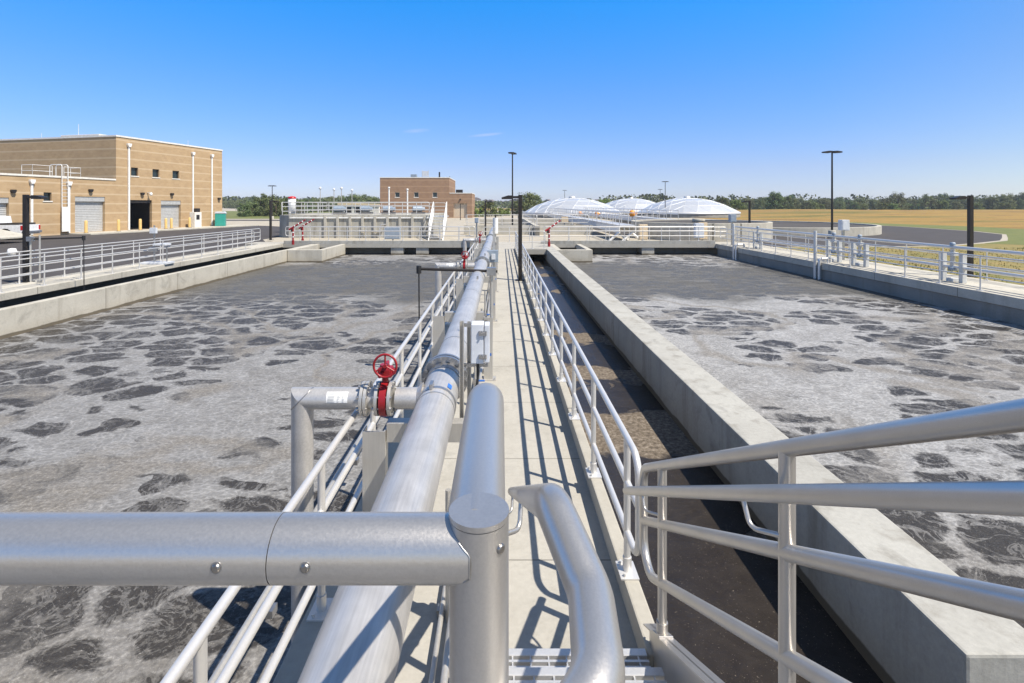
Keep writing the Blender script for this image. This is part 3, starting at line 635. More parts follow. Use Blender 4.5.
# drop pipes with red valves
def branch(y, label, r=0.078, xo=-1.47, zb=-2.0):
    t = thing('drop_pipe', label, 'pipe', (xo, y, 0), 0, 'drop pipes off the big air pipe')
    q = lambda x, yy, z: (x - xo, yy - y, z)
    z = PZ + 0.005
    MB().tube([q(PX - 0.06, y, z), q(-0.775, y, z)], r, 28).build('pipe_run', M['steel'], t)
    # square mitred elbow
    mb = MB(); mb.mitre(q(-0.94, y, z), q(xo, y, z), q(xo, y, zb), r, 32); mb.build('down_pipe', M['steel'], t)
    wr_ = MB(); s2_ = 2 ** 0.5
    wr_.tube([q(xo + r * math.cos(2 * math.pi * k / 32) * 1.004, y + r * math.sin(2 * math.pi * k / 32) * 1.01, z + r * math.cos(2 * math.pi * k / 32) * 1.004) for k in range(32)], 0.004, 6, closed=True)
    wr_.build('weld_seam', M['steel_dark'], t)
    fm = MB()
    for x in (-0.812, -0.905, -0.985, -1.012):
        fm.tube([q(x - 0.011, y, z), q(x + 0.011, y, z)], r + 0.045, 28)
    fm.tube([q(-0.985, y, z), q(-0.90, y, z)], r * 0.97, 24)
    f = fm.build('flange', M['steel_plate'], t)
    nb = MB()
    for k in range(8):
        a = 2 * math.pi * (k + 0.5) / 8; yy = y + (r + 0.028) * math.cos(a); zz = z + (r + 0.028) * math.sin(a)
        nb.tube([q(-0.79, yy, zz), q(-0.93, yy, zz)], 0.008, 6); nb.tube([q(-0.968, yy, zz), q(-1.035, yy, zz)], 0.008, 6)
        for xx in (-0.79, -0.918, -1.03): nb.tube([q(xx, yy, zz), q(xx - 0.014, yy, zz)], 0.014, 6)
    nb.build('flange_bolts', M['steel_dark'], f)
    v = MB().tube([q(-0.832, y, z), q(-0.880, y, z)], r + 0.048, 28)
    v.cyl(q(-0.856, y, z + 0.05), q(-0.856, y, z + 0.20), 0.024, 14)
    v.build('valve_body', M['red'], t)
    gb = MB(); gb.box(q(-0.906, y - 0.045, z + 0.16), q(-0.80, y + 0.045, z + 0.235), 0.016); gb.tube([q(-0.86, y, z + 0.236), q(-0.86, y, z + 0.252)], 0.036, 16)
    gb.cyl(q(-0.87, y - 0.03, z + 0.2), q(-0.87, y - 0.12, z + 0.2), 0.014, 10)
    gb.tube([q(-0.80, y - 0.0, z + 0.2), q(-0.78, y, z + 0.2)], 0.022, 10)
    gb.build('gearbox', M['red'], t)
    hw = MB(); wz, wy, wr = z + 0.275, y - 0.115, 0.082
    hw.tube([q(-0.832 + wr * math.cos(2 * math.pi * k / 28), wy, wz + wr * math.sin(2 * math.pi * k / 28)) for k in range(28)], 0.0085, 10, closed=True)
    for k in range(3):
        a = 2 * math.pi * k / 3 + math.pi / 2
        hw.cyl(q(-0.832, wy, wz), q(-0.832 + wr * math.cos(a), wy, wz + wr * math.sin(a)), 0.0065, 8)
    hw.cyl(q(-0.832, wy - 0.012, wz), q(-0.832, wy + 0.09, wz), 0.014, 12)
    hw.build('handwheel', M['red'], t)
    lb = MB(); n = 5
    def onp(x, a): return q(x, y - (r + 0.0012) * math.cos(a), z + (r + 0.0012) * math.sin(a))
    for k in range(n):
        a1, a2 = -0.05 + k * 0.2, -0.05 + (k + 1) * 0.2
        lb.face([onp(-1.27, a1), onp(-1.115, a1), onp(-1.115, a2), onp(-1.27, a2)])
    lab = lb.build('paper_label', M['paper'], t)
    ik = MB()
    def onq(x, a): return q(x, y - (r + 0.0022) * math.cos(a), z + (r + 0.0022) * math.sin(a))
    rnd = random.Random(int(y * 10))
    for (xa, xb) in ((-1.26, -1.20), (-1.19, -1.165), (-1.155, -1.135)):
        for k in range(7):
            a1 = 0.02 + k * 0.125
            ik.face([onq(xa, a1), onq(xb - rnd.random() * 0.02, a1), onq(xb - rnd.random() * 0.02, a1 + 0.035), onq(xa, a1 + 0.035)])
    ik.build('label_print', M['ink'], lab)
    sd = MB(); sd.tube([q(PX - PR * 0.86, y, z), q(PX - PR * 1.12, y, z)], [r * 1.45, r * 1.02], 28); sd.build('saddle', M['steel'], t)
    return t
b1 = branch(3.79, 'steel drop pipe with red valve and handwheel, nearest one, white label on it')
dup(b1, (-1.47, 12.0, 0), None, 'second steel drop pipe off the fat pipe, red valve, level with the dark sensor arm')
dup(b1, (-1.47, 20.8, 0), None, 'farthest drop pipe with red valve, near the cross walkway')

# pipe supports
frame0 = None
def support(label):
    t = thing('pipe_support', label, 'pipe support', (-0.56, 7.65, 0), 0, 'stainless frames carrying the big pipe')
    q = lambda x, y, z: (x + 0.56, y - 7.65, z)
    for x0, x1, ztop in ((-1.01, -0.845, 0.95), (-0.255, -0.125, 0.93)):
        mb = MB(); t_ = 0.010
        mb.box(q(x0, 7.60, 0.012), q(x1, 7.60 + t_, ztop)); mb.box(q(x0, 7.612, 0.012), q(x0 + t_, 7.70, ztop)); mb.box(q(x1 - t_, 7.612, 0.012), q(x1, 7.70, ztop))
        col = mb.build('column', M['steel_plate'], t)
        pb = MB(); pb.box(q(x0 - 0.05, 7.56, 0.0), q(x1 + 0.05, 7.74, 0.012), 0.002)
        for sx in (x0 - 0.03, x1 + 0.03): pb.cyl(q(sx, 7.59, 0.01), q(sx, 7.59, 0.035), 0.011, 6)
        pb.build('base_plate', M['steel_plate'], col)
        MB().box(q(x0 + 0.09, 7.598, 0.36), q(x0 + 0.113, 7.6, 0.40)).build('sticker', M['blue'], col)
    mb = MB(); mb.box(q(-0.84, 7.62, 0.86), q(-0.26, 7.72, PZ - PR - 0.026), 0.004); mb.build('cross_beam', M['steel_plate'], t)
    mb = MB(); mb.box(q(PX - 0.10, 7.60, PZ - PR - 0.024), q(PX + 0.10, 7.74, PZ - PR - 0.006), 0.003)
    mb.build('pipe_shoe', M['steel_dark'], t)
    mb = MB(); mb.box(q(-0.255, 7.59, 0.80), q(-0.20, 7.597, 0.9)); mb.cyl(q(-0.23, 7.575, 0.85), q(-0.23, 7.592, 0.85), 0.013, 6)
    mb.build('bolted_bracket', M['steel_dark'], t)
    return t
ords = ['nearest', 'second', 'third', 'fourth', 'fifth', 'sixth', 'seventh']
f0 = support('second stainless support frame under the fat pipe, counted from the stair')
for i, y in enumerate((3.78, 11.5, 15.4, 19.3, 23.1, 27.0)):
    k = [0, 2, 3, 4, 5, 6][i]
    dup(f0, (-0.56, y, 0), None, f'{ords[k]} stainless support frame under the fat pipe' + (' beside the grey enclosure' if k == 0 else ', counted from the stair'))

# enclosure on strut posts
t = thing('junction_box', 'grey enclosure box with latches on strut posts, beside the fat pipe', 'enclosure', (-0.20, 3.95, 0))
q = lambda x, y, z: (x + 0.20, y - 3.95, z)
for x, y, z0, z1 in ((-0.300, 3.92, 0.0, 1.71), (-0.248, 3.99, 0.0, 1.69)):
    mb = MB(); mb.box(q(x - 0.016, y - 0.02, z0), q(x - 0.011, y + 0.02, z1)); mb.box(q(x + 0.011, y - 0.02, z0), q(x + 0.016, y + 0.02, z1)); mb.box(q(x - 0.0105, y + 0.014, z0), q(x + 0.0105, y + 0.02, z1))
    mb.box(q(x - 0.024, y - 0.03, 0.0), q(x + 0.024, y + 0.03, 0.01))
    mb.build('strut_post', M['steel_plate'], t)
mb = MB(); mb.box(q(-0.228, 3.90, 1.39), q(-0.132, 4.03, 1.69), 0.006); mb.build('box_body', M['box'], t)
mb = MB(); mb.box(q(-0.126, 3.895, 1.40), q(-0.088, 4.025, 1.685), 0.006); mb.build('box_door', M['box'], t)
for z in (1.625, 1.445):
    mb = MB(); mb.box(q(-0.170, 3.888, z - 0.018), q(-0.108, 3.8985, z + 0.018), 0.003); mb.cyl(q(-0.14, 3.876, z), q(-0.14, 3.89, z), 0.008, 8); mb.build('latch', M['steel_dark'], t)
for z in (1.36, 1.67):
    mb = MB(); mb.box(q(-0.316, 3.965, z - 0.014), q(-0.10, 3.971, z + 0.014)); mb.build('strut_rail', M['steel_dark'], t)
MB().tube(fillet([q(-0.18, 3.95, 1.39), q(-0.18, 3.94, 1.24), q(-0.235, 3.86, 1.0), q(-0.255, 3.82, 0.02)], 0.2, 6), 0.010, 10).build('cable', M['black'], t)
t = thing('junction_box', 'blue grey control box on a slim pole, two thirds along the walkway', 'enclosure', (-0.2, 14.6, 0))
q = lambda x, y, z: (x + 0.2, y - 14.6, z)
MB().box(q(-0.235, 14.6, 0), q(-0.175, 14.66, 1.95), 0.006).build('strut_post', M['steel_plate'], t)
MB().box(q(-0.38, 14.46, 0.98), q(-0.08, 14.598, 1.32), 0.01).build('box_body', M['bluegrey'], t)
MB().box(q(-0.27, 14.43, 1.06), q(-0.16, 14.458, 1.22), 0.006).build('display', M['box'], t)
t = thing('gauge_post', 'white cylinder gauge on a post at the end of the walkway', 'gauge', (-0.28, 26.0, 0))
MB().cyl((0, 0, 0), (0, 0, 1.15), 0.035, 12).build('post', M['alu'], t)
MB().cyl((0, 0, 1.15), (0, 0, 1.95), 0.13, 18).build('cylinder', M['white'], t)
MB().cyl((0, 0, 1.95), (0, 0, 2.1), 0.04, 12).build('top_fitting', M['dark'], t)

# sensor arm over the left basin
def sensor(label, y, x0, x1, z, zbot):
    t = thing('sensor_arm', label, 'sensor arm', (x0, y, 0), 0, 'sensor arms over the water')
    q = lambda x, yy, z: (x - x0, yy - y, z)
    MB().tube([q(x0, y, 0), q(x0, y, z + 0.05)], 0.03, 12).build('post', M['steel_plate'], t)
    MB().tube([q(x0 + 0.12, y, z - 0.02), q(x1, y, z + 0.03)], 0.028, 10).build('arm', M['dark'], t)
    MB().box(q(x0 - 0.09, y - 0.07, z - 0.10), q(x0 + 0.09, y + 0.07, z + 0.06), 0.008).build('clamp', M['steel_dark'], t)
    MB().tube([q(x1, y, z + 0.09), q(x1, y, z - 0.06)], 0.05, 12).build('pulley', M['black'], t)
    MB().tube([q(x1, y, z + 0.02), q(x1 + 0.02, y, zbot)], 0.014, 8).build('probe_cable', M['black'], t)
sensor('dark sensor arm reaching from the walkway out over the left basin', 10.1, -0.19, -1.62, 1.31, -1.5)
sensor('slim sensor arm with hanging rod near the lamp post on the left hand walkway', 17.3, -15.9, -14.1, 1.47, -1.5)

# conduits along the deck
for x, z, r_, y0, lab in ((-0.30, 0.09, 0.022, 1.2, 'slim steel conduit along the foot of the support columns'), (-1.27, 0.50, 0.019, 0.6, 'slim tan conduit hung outside the left railing'), (-0.37, 0.06, 0.016, 1.2, 'thinner of two conduits along the deck beside the fat pipe')):
    t = thing('conduit', lab, 'conduit', (x, y0, z), 0, 'conduits along the walkway')
    MB().tube([(0, 0, 0), (0, 29.0 - y0, 0)], r_, 10).build('tube', M['steel_plate'], t)
    c0 = None
    for k in range(18):
        mb = MB()
        if x < -1: mb.box((0.022, -0.03, -0.02), (0.10, 0.03, 0.02))
        else: mb.box((-0.035, -0.03, -z), (0.035, 0.03, -r_ + 0.004))
        if c0 is None: c0 = mb.build('clip', M['steel_dark'], t); c0.location = (0, 0.5, 0)
        else:
            mb.bm.free(); c = c0.copy(); COL.objects.link(c); c.parent = t; c.location = (0, 0.5 + k * 1.55, 0)
# little drain valves along the pipe
dv = thing('drain_valve', 'small brass drain valve at the foot of the fat pipe, nearest the stair', 'valve', (-0.33, 3.2, 0), 0, 'drain valves under the big pipe')
MB().tube([(0, 0, 0), (0, 0, 0.82)], 0.018, 10).build('pipe_run', M['steel_plate'], dv)
MB().box((-0.035, -0.03, 0.3), (0.035, 0.03, 0.37), 0.008).build('valve_body', M['steel_dark'], dv)
MB().box((0.03, -0.01, 0.325), (0.12, 0.01, 0.345), 0.004).build('lever', M['blue'], dv)
for i, y in enumerate((6.6, 8.8, 10.6, 13.6)):
    dup(dv, (-0.33, y, 0), None, 'small drain valve under the fat pipe, ' + ('second from the stair', 'before the dark sensor arm', 'just past the dark sensor arm', 'in front of the blue grey control box')[i])
# ================================================================== LAMPS
def bollard_lamp(label, x, y, rz, h=2.95):
    t = thing('arm_lamp', label, 'lamp post', (x, y, 0), rz, 'short square lamp posts with one arm')
    MB().box((-0.065, -0.065, 0.02), (0.065, 0.065, h), 0.006).build('pole', M['dark'], t)
    MB().box((-0.16, -0.16, 0.0), (0.16, 0.16, 0.025), 0.004).build('base_plate', M['dark'], t)
    MB().box((0.066, -0.05, h - 0.12), (0.42, 0.05, h - 0.04), 0.006).build('arm', M['dark'], t)
    MB().prism([(0.28, h - 0.15), (0.64, h - 0.15), (0.64, h - 0.09), (0.42, h - 0.02), (0.28, h - 0.02)], 'y', -0.13, 0.13).build('lamp_head', M['dark'], t)
    return t
bl = bollard_lamp('black square lamp post with one arm, standing on the central walkway', 0.66, 17.65, math.pi)
dup(bl, (-16.05, 17.3, 0), 0, 'black square lamp post on the left walkway in front of the tan building')
dup(bl, (17.05, 18.6, 0), math.pi, 'black square lamp post on the right walkway before the dry field')
dup(bl, (-17.1, 38.0, 0), R(60), 'black lamp post beside the two red cranes, by the stained concrete tank')
dup(bl, (-1.3, 43.0, 0), 0, 'black arm lamp post in front of the pale yard, left of the tall thin pole')
dup(bl, (19.9, 41.0, 0), math.pi, 'black arm lamp post between the open round tanks')
dup(bl, (-7.3, 92.0, -0.1), 0, 'tiny black arm lamp post at the corner of the brown block building')
# cabinet clamped to the left lamp
t = thing('camera_box', 'small round white instrument clamped to the left lamp post', 'instrument', (-16.12, 16.88, 1.05))
MB().lathe([(0, -0.12), (0.10, -0.11), (0.13, 0), (0.10, 0.11), (0, 0.13)], 16).build('housing', M['white'], t)
MB().box((0.0, 0.0, -0.03), (0.16, 0.05, 0.03)).build('bracket', M['white'], t)

def tall_lamp(label, x, y, top, heads=2, rz=0.0):
    t = thing('tall_lamp', label, 'lamp post', (x, y, GZ), rz, 'tall thin lamp posts')
    h = top - GZ
    MB().tube([(0, 0, 0.3), (0, 0, h)], [0.085, 0.06], 12).build('pole', M['dark'], t)
    MB().lathe([(0.28, 0), (0.28, 0.6), (0.24, 0.65), (0, 0.65)], 16).build('footing', M['wall_pale'], t)
    for s in ((-1, 1) if heads == 2 else (1,)):
        MB().prism([(s * 0.06, h - 0.1), (s * 0.25, h - 0.18), (s * 0.72, h - 0.16), (s * 0.72, h - 0.06), (s * 0.3, h), (s * 0.06, h - 0.02)], 'y', -0.2, 0.2).build('lamp_head', M['dark'], t)
    return t
tall_lamp('tall thin lamp pole rising behind the end of the central walkway', 1.12, 50, 7.75, 2, R(70))
tall_lamp('tall double headed lamp pole on the right, above the round open tank', 26.9, 41.6, 7.0)
tall_lamp('double headed lamp pole above the domes, taller of two close together', 35.6, 111, 7.75)
tall_lamp('shorter looking lamp pole just left of another, above the domes', 51.6, 166, 7.75)
tall_lamp('distant double headed lamp pole above the middle dome roof', 22, 177, 7.75)
tall_lamp('lamp pole with flat head left of the stained concrete tank', -42, 94, 6.2)

# ================================================================== RIGHT WALKWAY EQUIPMENT
t = thing('air_header', 'long pair of pale pipes on stands along the right hand walkway', 'pipe', (15.35, 8, 0))
for z in (1.17, 0.50):
    MB().tube([(0, -2, z), (0, 25.4, z)], 0.058, 14).build('pipe_run', M['alu'], t)
MB().tube(fillet([(0, 25.41, 1.17), (0, 25.8, 1.17), (0, 25.8, 0.02)], 0.2, 5), 0.057, 12).build('pipe_run', M['alu'], t)
def stand(label, y):
    t = thing('pipe_stand', label, 'pipe stand', (15.35, y, 0), 0, 'white valve stands on the right hand walkway')
    for yy in (-0.38, 0.38):
        MB().box((-0.075, yy - 0.075, 0.0), (0.075, yy + 0.075, 0.98), 0.015).build('column', M['offwhite'], t)
    MB().tube([(0, 0, 0.44), (0, 0, 1.1)], 0.07, 12).build('riser', M['steel_plate'], t)
    MB().box((-0.09, -0.13, 0.88), (0.09, 0.13, 1.0), 0.01).build('valve_box', M['offwhite'], t)
    MB().lathe([(0, 1.2), (0.07, 1.2), (0.085, 1.26), (0.07, 1.33), (0, 1.34)], 14).build('actuator', M['bluegrey'], t)
    MB().lathe([(0, 0.38), (0.13, 0.38), (0.13, 0.50), (0, 0.50)], 14).build('flange', M['bluegrey'], t)
    MB().box((-0.11, -0.14, 0.005), (0.11, 0.14, 0.12), 0.01).build('plinth', M['offwhite'], t)
    return t
s0 = stand('white valve stand on the right walkway, nearest, left of the black lamp post', 17.4)
dup(s0, (15.35, 21.9, 0), None, 'white valve stand of a close pair, under the grey control box')
dup(s0, (15.35, 23.6, 0), None, 'white valve stand of a close pair, farther one, beside the drop pipes')
dup(s0, (15.35, 30.6, 0), None, 'small farthest valve stand at the corner of the right walkway')
def dropleg(label, y):
    t = thing('basin_drop_pipe', label, 'pipe', (14.36, y, 0), 0, 'pale drop pipes into the right basin')
    MB().tube([(0, 0, -1.6), (0, 0, 1.42)], 0.07, 12).build('pipe_run', M['alu'], t)
    MB().tube(fillet([(0.0, -0.30, -1.6), (0.0, -0.30, 0.18), (0.5, -0.30, 0.18), (0.5, -0.3, 0.02)], 0.1, 5), 0.06, 12).build('bent_pipe', M['alu'], t)
    return t
d0 = dropleg('pale pair of drop pipes into the right basin, nearer of the two pairs', 23.4)
dup(d0, (14.36, 31.6, 0), None, 'pale pair of drop pipes at the far corner of the right basin')
def cbox(label, x, y, zt_, w, hgt, mat, name='control_cabinet', cat='cabinet', g=None, d=0.3):
    t = thing(name, label, cat, (x, y, 0), 0, g)
    MB().box((-0.05, 0, 0), (0.05, 0.1, zt_ - hgt), 0.004).build('post', M['steel_dark'], t)
    MB().box((-w / 2, -d / 2, zt_ - hgt), (w / 2, d / 2, zt_), 0.012).build('cabinet_body', mat, t)
    MB().box((-w / 2 + 0.04, -d / 2 - 0.014, zt_ - hgt + 0.04), (w / 2 - 0.04, -d / 2 - 0.002, zt_ - 0.04), 0.004).build('cabinet_door', mat, t)
    return t
cbox('small grey control box on a pole above the close pair of white valve stands', 16.2, 24.2, 1.9, 0.36, 0.5, M['box'])
cbox('small blue grey control box at the corner where the right walkway begins', 15.0, 33.2, 2.0, 0.4, 0.5, M['bluegrey'])
cbox('pale grey cabinet on the cross walkway at the right corner', 13.6, 35.2, 1.35, 0.62, 1.0, M['box'])
cbox('tan control panel behind the cross walkway railing, right of the middle', 10.15, 36.6, 1.22, 0.6, 1.1, M['tan'])
cbox('tan control panel behind the cross walkway railing, rightmost of the tan ones', 14.4, 36.6, 1.35, 0.6, 1.2, M['tan'])
cbox('small tan panel next to the single red crane', 6.2, 50, 1.45, 0.7, 0.6, M['tan'])
cbox('wide blue grey cabinet in front of the stained tank wall', -7.95, 37.6, 0.95, 1.15, 0.85, M['bluegrey'])
cbox('small blue box on a pole beside the far end of the fat pipe', -1.62, 34.0, 1.75, 0.24, 0.34, M['bluegrey'])
# instrument stand, left walkway
t = thing('instrument_stand', 'grey instrument stand with small panel midway along the left hand walkway', 'instrument stand', (-15.3, 22.6, 0))
MB().tube([(0, 0, 0), (0, 0, 1.7)], 0.035, 10).build('post', M['steel_dark'], t)
MB().box((-0.14, -0.12, 1.35), (0.14, 0.0, 1.6), 0.01).build('display', M['box'], t)
MB().box((0.05, -0.2, 0.82), (0.62, 0.2, 0.9), 0.01).build('table', M['box'], t)
MB().box((-0.18, -0.14, 0.55), (0.18, -0.02, 0.75), 0.01).build('junction_box', M['steel_dark'], t)
MB().tube([(0.55, 0, 0), (0.55, 0, 0.82)], 0.025, 10).build('leg', M['steel_dark'], t)
MB().box((-0.45, -0.3, 0.003), (0.7, 0.3, 0.1), 0.01).build('plinth', M['box'], t)
t = thing('standpipe', 'thin white standpipe with horizontal arm beside the left lamp post', 'pipe', (-15.45, 17.15, 0))
MB().tube([(0, 0, 0), (0, 0, 1.6)], 0.026, 10).build('pipe_run', M['steel_plate'], t)
MB().box((-0.05, -0.05, 0.0), (0.05, 0.05, 0.08)).build('base_plate', M['steel_dark'], t)

# red davit cranes
def davit(label, x, y, rz):
    t = thing('davit_crane', label, 'crane', (x, y, 0), rz, 'small red striped davit cranes')
    MB().tube([(0, 0, 0), (0, 0, 0.28)], 0.085, 14).build('base_socket', M['red'], t)
    MB().tube([(0, 0, 0.28), (0, 0, 1.08)], 0.055, 14).build('mast', M['red'], t)
    for k in range(2):
        MB().tube([(0, 0, 0.48 + k * 0.3), (0, 0, 0.54 + k * 0.3)], 0.058, 14).build('white_band', M['white'], t)
    MB().tube([(-0.25, 0, 0.98), (0.78, 0, 1.62)], [0.06, 0.045], 12).build('boom', M['red'], t)
    for k in range(3):
        a = Vector((0.1 + 0.24 * k, 0, 1.1975 + 0.149 * k)); b = a + Vector((0.05, 0, 0.031))
        MB().tube([a, b], 0.062, 12).build('white_band', M['white'], t)
    MB().box((-0.12, -0.09, 0.85), (-0.04, 0.09, 1.02), 0.01).build('winch', M['dark'], t)
    return t
dv = davit('red striped davit crane by the left outlet box, left of the two', -13.65, 33.6, R(8))
dup(dv, (-13.6, 35.1, 0.01), R(5), 'red striped davit crane by the left outlet box, right of the two')
dup(dv, (3.0, 32.0, 0.0), R(20), 'single red striped davit crane at the far end of the brown channel')

# ================================================================== GROUND
def poly_sheet(name, pts, z, mat):
    mb = MB(); mb.face([(x, y, z) for x, y in pts]); return structure(mb.build(name, mat))
hx0, hx1, hy0, hy1 = -17.0, 17.2, -8.2, 36.0
mb = MB(); B = 3500
xs = [-B, hx0, hx1, B]; ys = [-400, hy0, hy1, B]
for i in range(3):
    for j in range(3):
        if i == 1 and j == 1: continue
        mb.face([(xs[i], ys[j], GZ), (xs[i + 1], ys[j], GZ), (xs[i + 1], ys[j + 1], GZ), (xs[i], ys[j + 1], GZ)])
structure(mb.build('ground', M['ground']))
def z_(k): return GZ + 0.004 * k
poly_sheet('asphalt_yard', [(-75, -30), (-17.0, -30), (-17.0, 37), (-18.6, 40), (-18.6, 57), (-30, 66), (-48, 74), (-75, 60)], z_(1), M['asphalt'])
poly_sheet('road', [(17.2, 33), (28.6, 33.7), (33.8, 36.4), (38, 39), (41, 41.9), (46, 47), (48.7, 53), (50, 64), (48, 78), (40, 86), (15, 86), (15, 50), (17.2, 48)], z_(1), M['asphalt'])
poly_sheet('road', [(-60, 88), (-20, 86), (-18, 92), (-60, 95)], z_(1), M['asphalt'])
poly_sheet('meadow', [(-400, 100), (-30, 100), (-30, 230), (-900, 230)], z_(2), M['green'])
poly_sheet('verge', [(17.2, -30), (60, -30), (60, 60), (50.4, 64), (49.1, 53), (46.4, 47), (41.3, 41.7), (38.2, 38.6), (34, 36.0), (28.6, 33.3), (17.2, 32.6)], z_(1), M['turf'])
poly_sheet('dry_field', [(60.5, 40), (50.6, 64.5), (48.6, 79), (41, 88), (44, 260), (700, 420), (700, 40)], z_(2), M['field'])
poly_sheet('dry_field', [(-40, 260), (40, 230), (60, 420), (-120, 420)], z_(2), M['field'])
poly_sheet('verge', [(41.3, 41.7), (46.4, 47), (49.1, 53), (50.4, 64), (48.8, 79), (54, 81), (59, 64), (58, 50), (55, 44), (50, 37), (44, 33), (37, 33), (34, 36), (38.2, 38.6)], z_(3), M['green'])
# low grassy bank behind the road
mb = MB(); rb_ = random.Random(4)
def sm(t): t = max(0.0, min(1.0, t)); return t * t * (3 - 2 * t)
from mathutils import noise as mnoise
nx, ny = 110, 40; GV = []
for j in range(ny + 1):
    y = 72 + 128 * j / ny; row = []
    for i in range(nx + 1):
        x = 40 + 400 * (i / nx) ** 1.5
        edge = sm((x - 44) / 45) * sm((y - 76) / 62) * (1 - sm((y - 165) / 34)) * (1 - sm((x - 360) / 78))
        h = edge * (1.25 + 0.35 * mnoise.noise((x * 0.02, y * 0.03, 0.3)) + 0.14 * mnoise.noise((x * 0.13, y * 0.13, 2.0)))
        row.append(mb.bm.verts.new((x, y, GZ + 0.006 + h)))
    GV.append(row)
for j in range(ny):
    for i in range(nx):
        if GV[j][i].co.x < 50.5 and GV[j][i].co.y < 90: continue
        f = mb.bm.faces.new((GV[j][i], GV[j][i + 1], GV[j + 1][i + 1], GV[j + 1][i])); f.smooth = True
structure(mb.build('bank', M['field']))
rnd = random.Random(5)
def tufts(name, mat, label, region, n, hmin, hmax, wid):
    mb = MB(); k = 0
    while k < n:
        x, y = region()
        h = rnd.uniform(hmin, hmax); a = rnd.uniform(0, math.pi); w = wid * rnd.uniform(0.6, 1.4)
        dx, dy = math.cos(a) * w, math.sin(a) * w; lx, ly = rnd.uniform(-0.3, 0.3) * h, rnd.uniform(-0.3, 0.3) * h
        z = GZ + 0.005
        mb.face([(x - dx, y - dy, z), (x + dx, y + dy, z), (x + lx, y + ly, z + h)]); k += 1
    o = mb.build(name, mat); tag(o, label, 'grass', None, 'stuff')
def reg_field():
    while True:
        y = 45 + 190 * rnd.random() ** 1.6; x = rnd.uniform(44, 60 + y * 1.0)
        if x > 52 + max(0, (60 - y)) * 0.4: return x, y
def reg_verge():
    while True:
        x = rnd.uniform(17.6, 52); y = rnd.uniform(14, 60)
        if (y < 32 or x > 28 + (y - 33) * 1.45 + 6) and (mnoise.noise((x * 0.16, y * 0.11, 7.0)) > VG): return x, y
VG = 0.12
tufts('verge_grass', M['leafC'], 'short green grass on the verge beside the asphalt road', reg_verge, 5000, 0.03, 0.09, 0.03)
VG = -0.35
tufts('verge_straw', M['straw'], 'tan dry grass stalks on the verge beside the right walkway', reg_verge, 12000, 0.03, 0.10, 0.022)

# hills far off
def hill(name, x0, x1, y, h, depth, mat, seed, jag=0.35):
    rn = random.Random(seed); mb = MB(); n = 60; prof = []
    ph = [rn.uniform(0, 6.28) for _ in range(5)]
    for i in range(n + 1):
        u = i / n; e = min(1, 6 * u, 6 * (1 - u))
        v = 0.72 + jag * (0.5 * math.sin(5 * u + ph[0]) + 0.3 * math.sin(13 * u + ph[1]) + 0.15 * math.sin(31 * u + ph[2]))
        prof.append(h * e * v)
    rows = [(0.0, 0.0), (0.35, 0.6), (0.7, 0.95), (1.0, 1.0), (1.5, 0.7), (2.0, 0.0)]
    V = [[mb.bm.verts.new((x0 + (x1 - x0) * i / n, y + depth * d, GZ - 0.05 + prof[i] * f)) for i in range(n + 1)] for d, f in rows]
    for a, b in zip(V, V[1:]):
        for i in range(n):
            f = mb.bm.faces.new((a[i], a[i + 1], b[i + 1], b[i])); f.smooth = True
    return structure(mb.build(name, mat)), prof
hA, pA = hill('hills', -560, 420, 640, 11, 200, M['hill'], 3)
hB, pB = hill('hills', 100, 2600, 1900, 17, 500, M['hill'], 9)
hC, pC = hill('hills', -1900, -300, 1300, 18, 300, M['hill'], 12)

# ================================================================== WALLS WITH OPENINGS
def wall_grid(mb, x0, x1, z0, z1, ops, depth=0.25, y=0.0):
    xs = sorted({x0, x1, *[v for o in ops for v in o[:2]]}); zs_ = sorted({z0, z1, *[v for o in ops for v in o[2:4]]})
    for i in range(len(xs) - 1):
        for j in range(len(zs_) - 1):
            cx, cz = (xs[i] + xs[i + 1]) / 2, (zs_[j] + zs_[j + 1]) / 2
            if any(o[0] < cx < o[1] and o[2] < cz < o[3] for o in ops): continue
            mb.face([(xs[i], y, zs_[j]), (xs[i + 1], y, zs_[j]), (xs[i + 1], y, zs_[j + 1]), (xs[i], y, zs_[j + 1])])
    for a, b, c, d in ops:
        for q in (((a, c), (a, d)), ((a, d), (b, d)), ((b, d), (b, c)), ((b, c), (a, c))):
            (p, r0), (p2, r1) = q
            mb.face([(p, y, r0), (p2, y, r1), (p2, y + depth, r1), (p, y + depth, r0)])
def quad_box(mb, x0, x1, y0, y1, z0, z1, front=False, top=True):
    if front: mb.face([(x0, y0, z0), (x1, y0, z0), (x1, y0, z1), (x0, y0, z1)])
    mb.face([(x0, y1, z0), (x1, y1, z0), (x1, y1, z1), (x0, y1, z1)])
    mb.face([(x0, y0, z0), (x0, y1, z0), (x0, y1, z1), (x0, y0, z1)])
    mb.face([(x1, y0, z0), (x1, y1, z0), (x1, y1, z1), (x1, y0, z1)])
    if top: mb.face([(x0, y0, z1), (x1, y0, z1), (x1, y1, z1), (x0, y1, z1)])
def roller(mb, x0, x1, z0, z1, y, step=0.16):
    n = int((z1 - z0) / step); s = (z1 - z0) / n
    for i in range(n):
        a = z0 + i * s; b = a + s
        mb.face([(x0, y, a), (x1, y, a), (x1, y - 0.02, a + s * 0.5), (x0, y - 0.02, a + s * 0.5)])
        mb.face([(x0, y - 0.02, a + s * 0.5), (x1, y - 0.02, a + s * 0.5), (x1, y, b), (x0, y, b)])
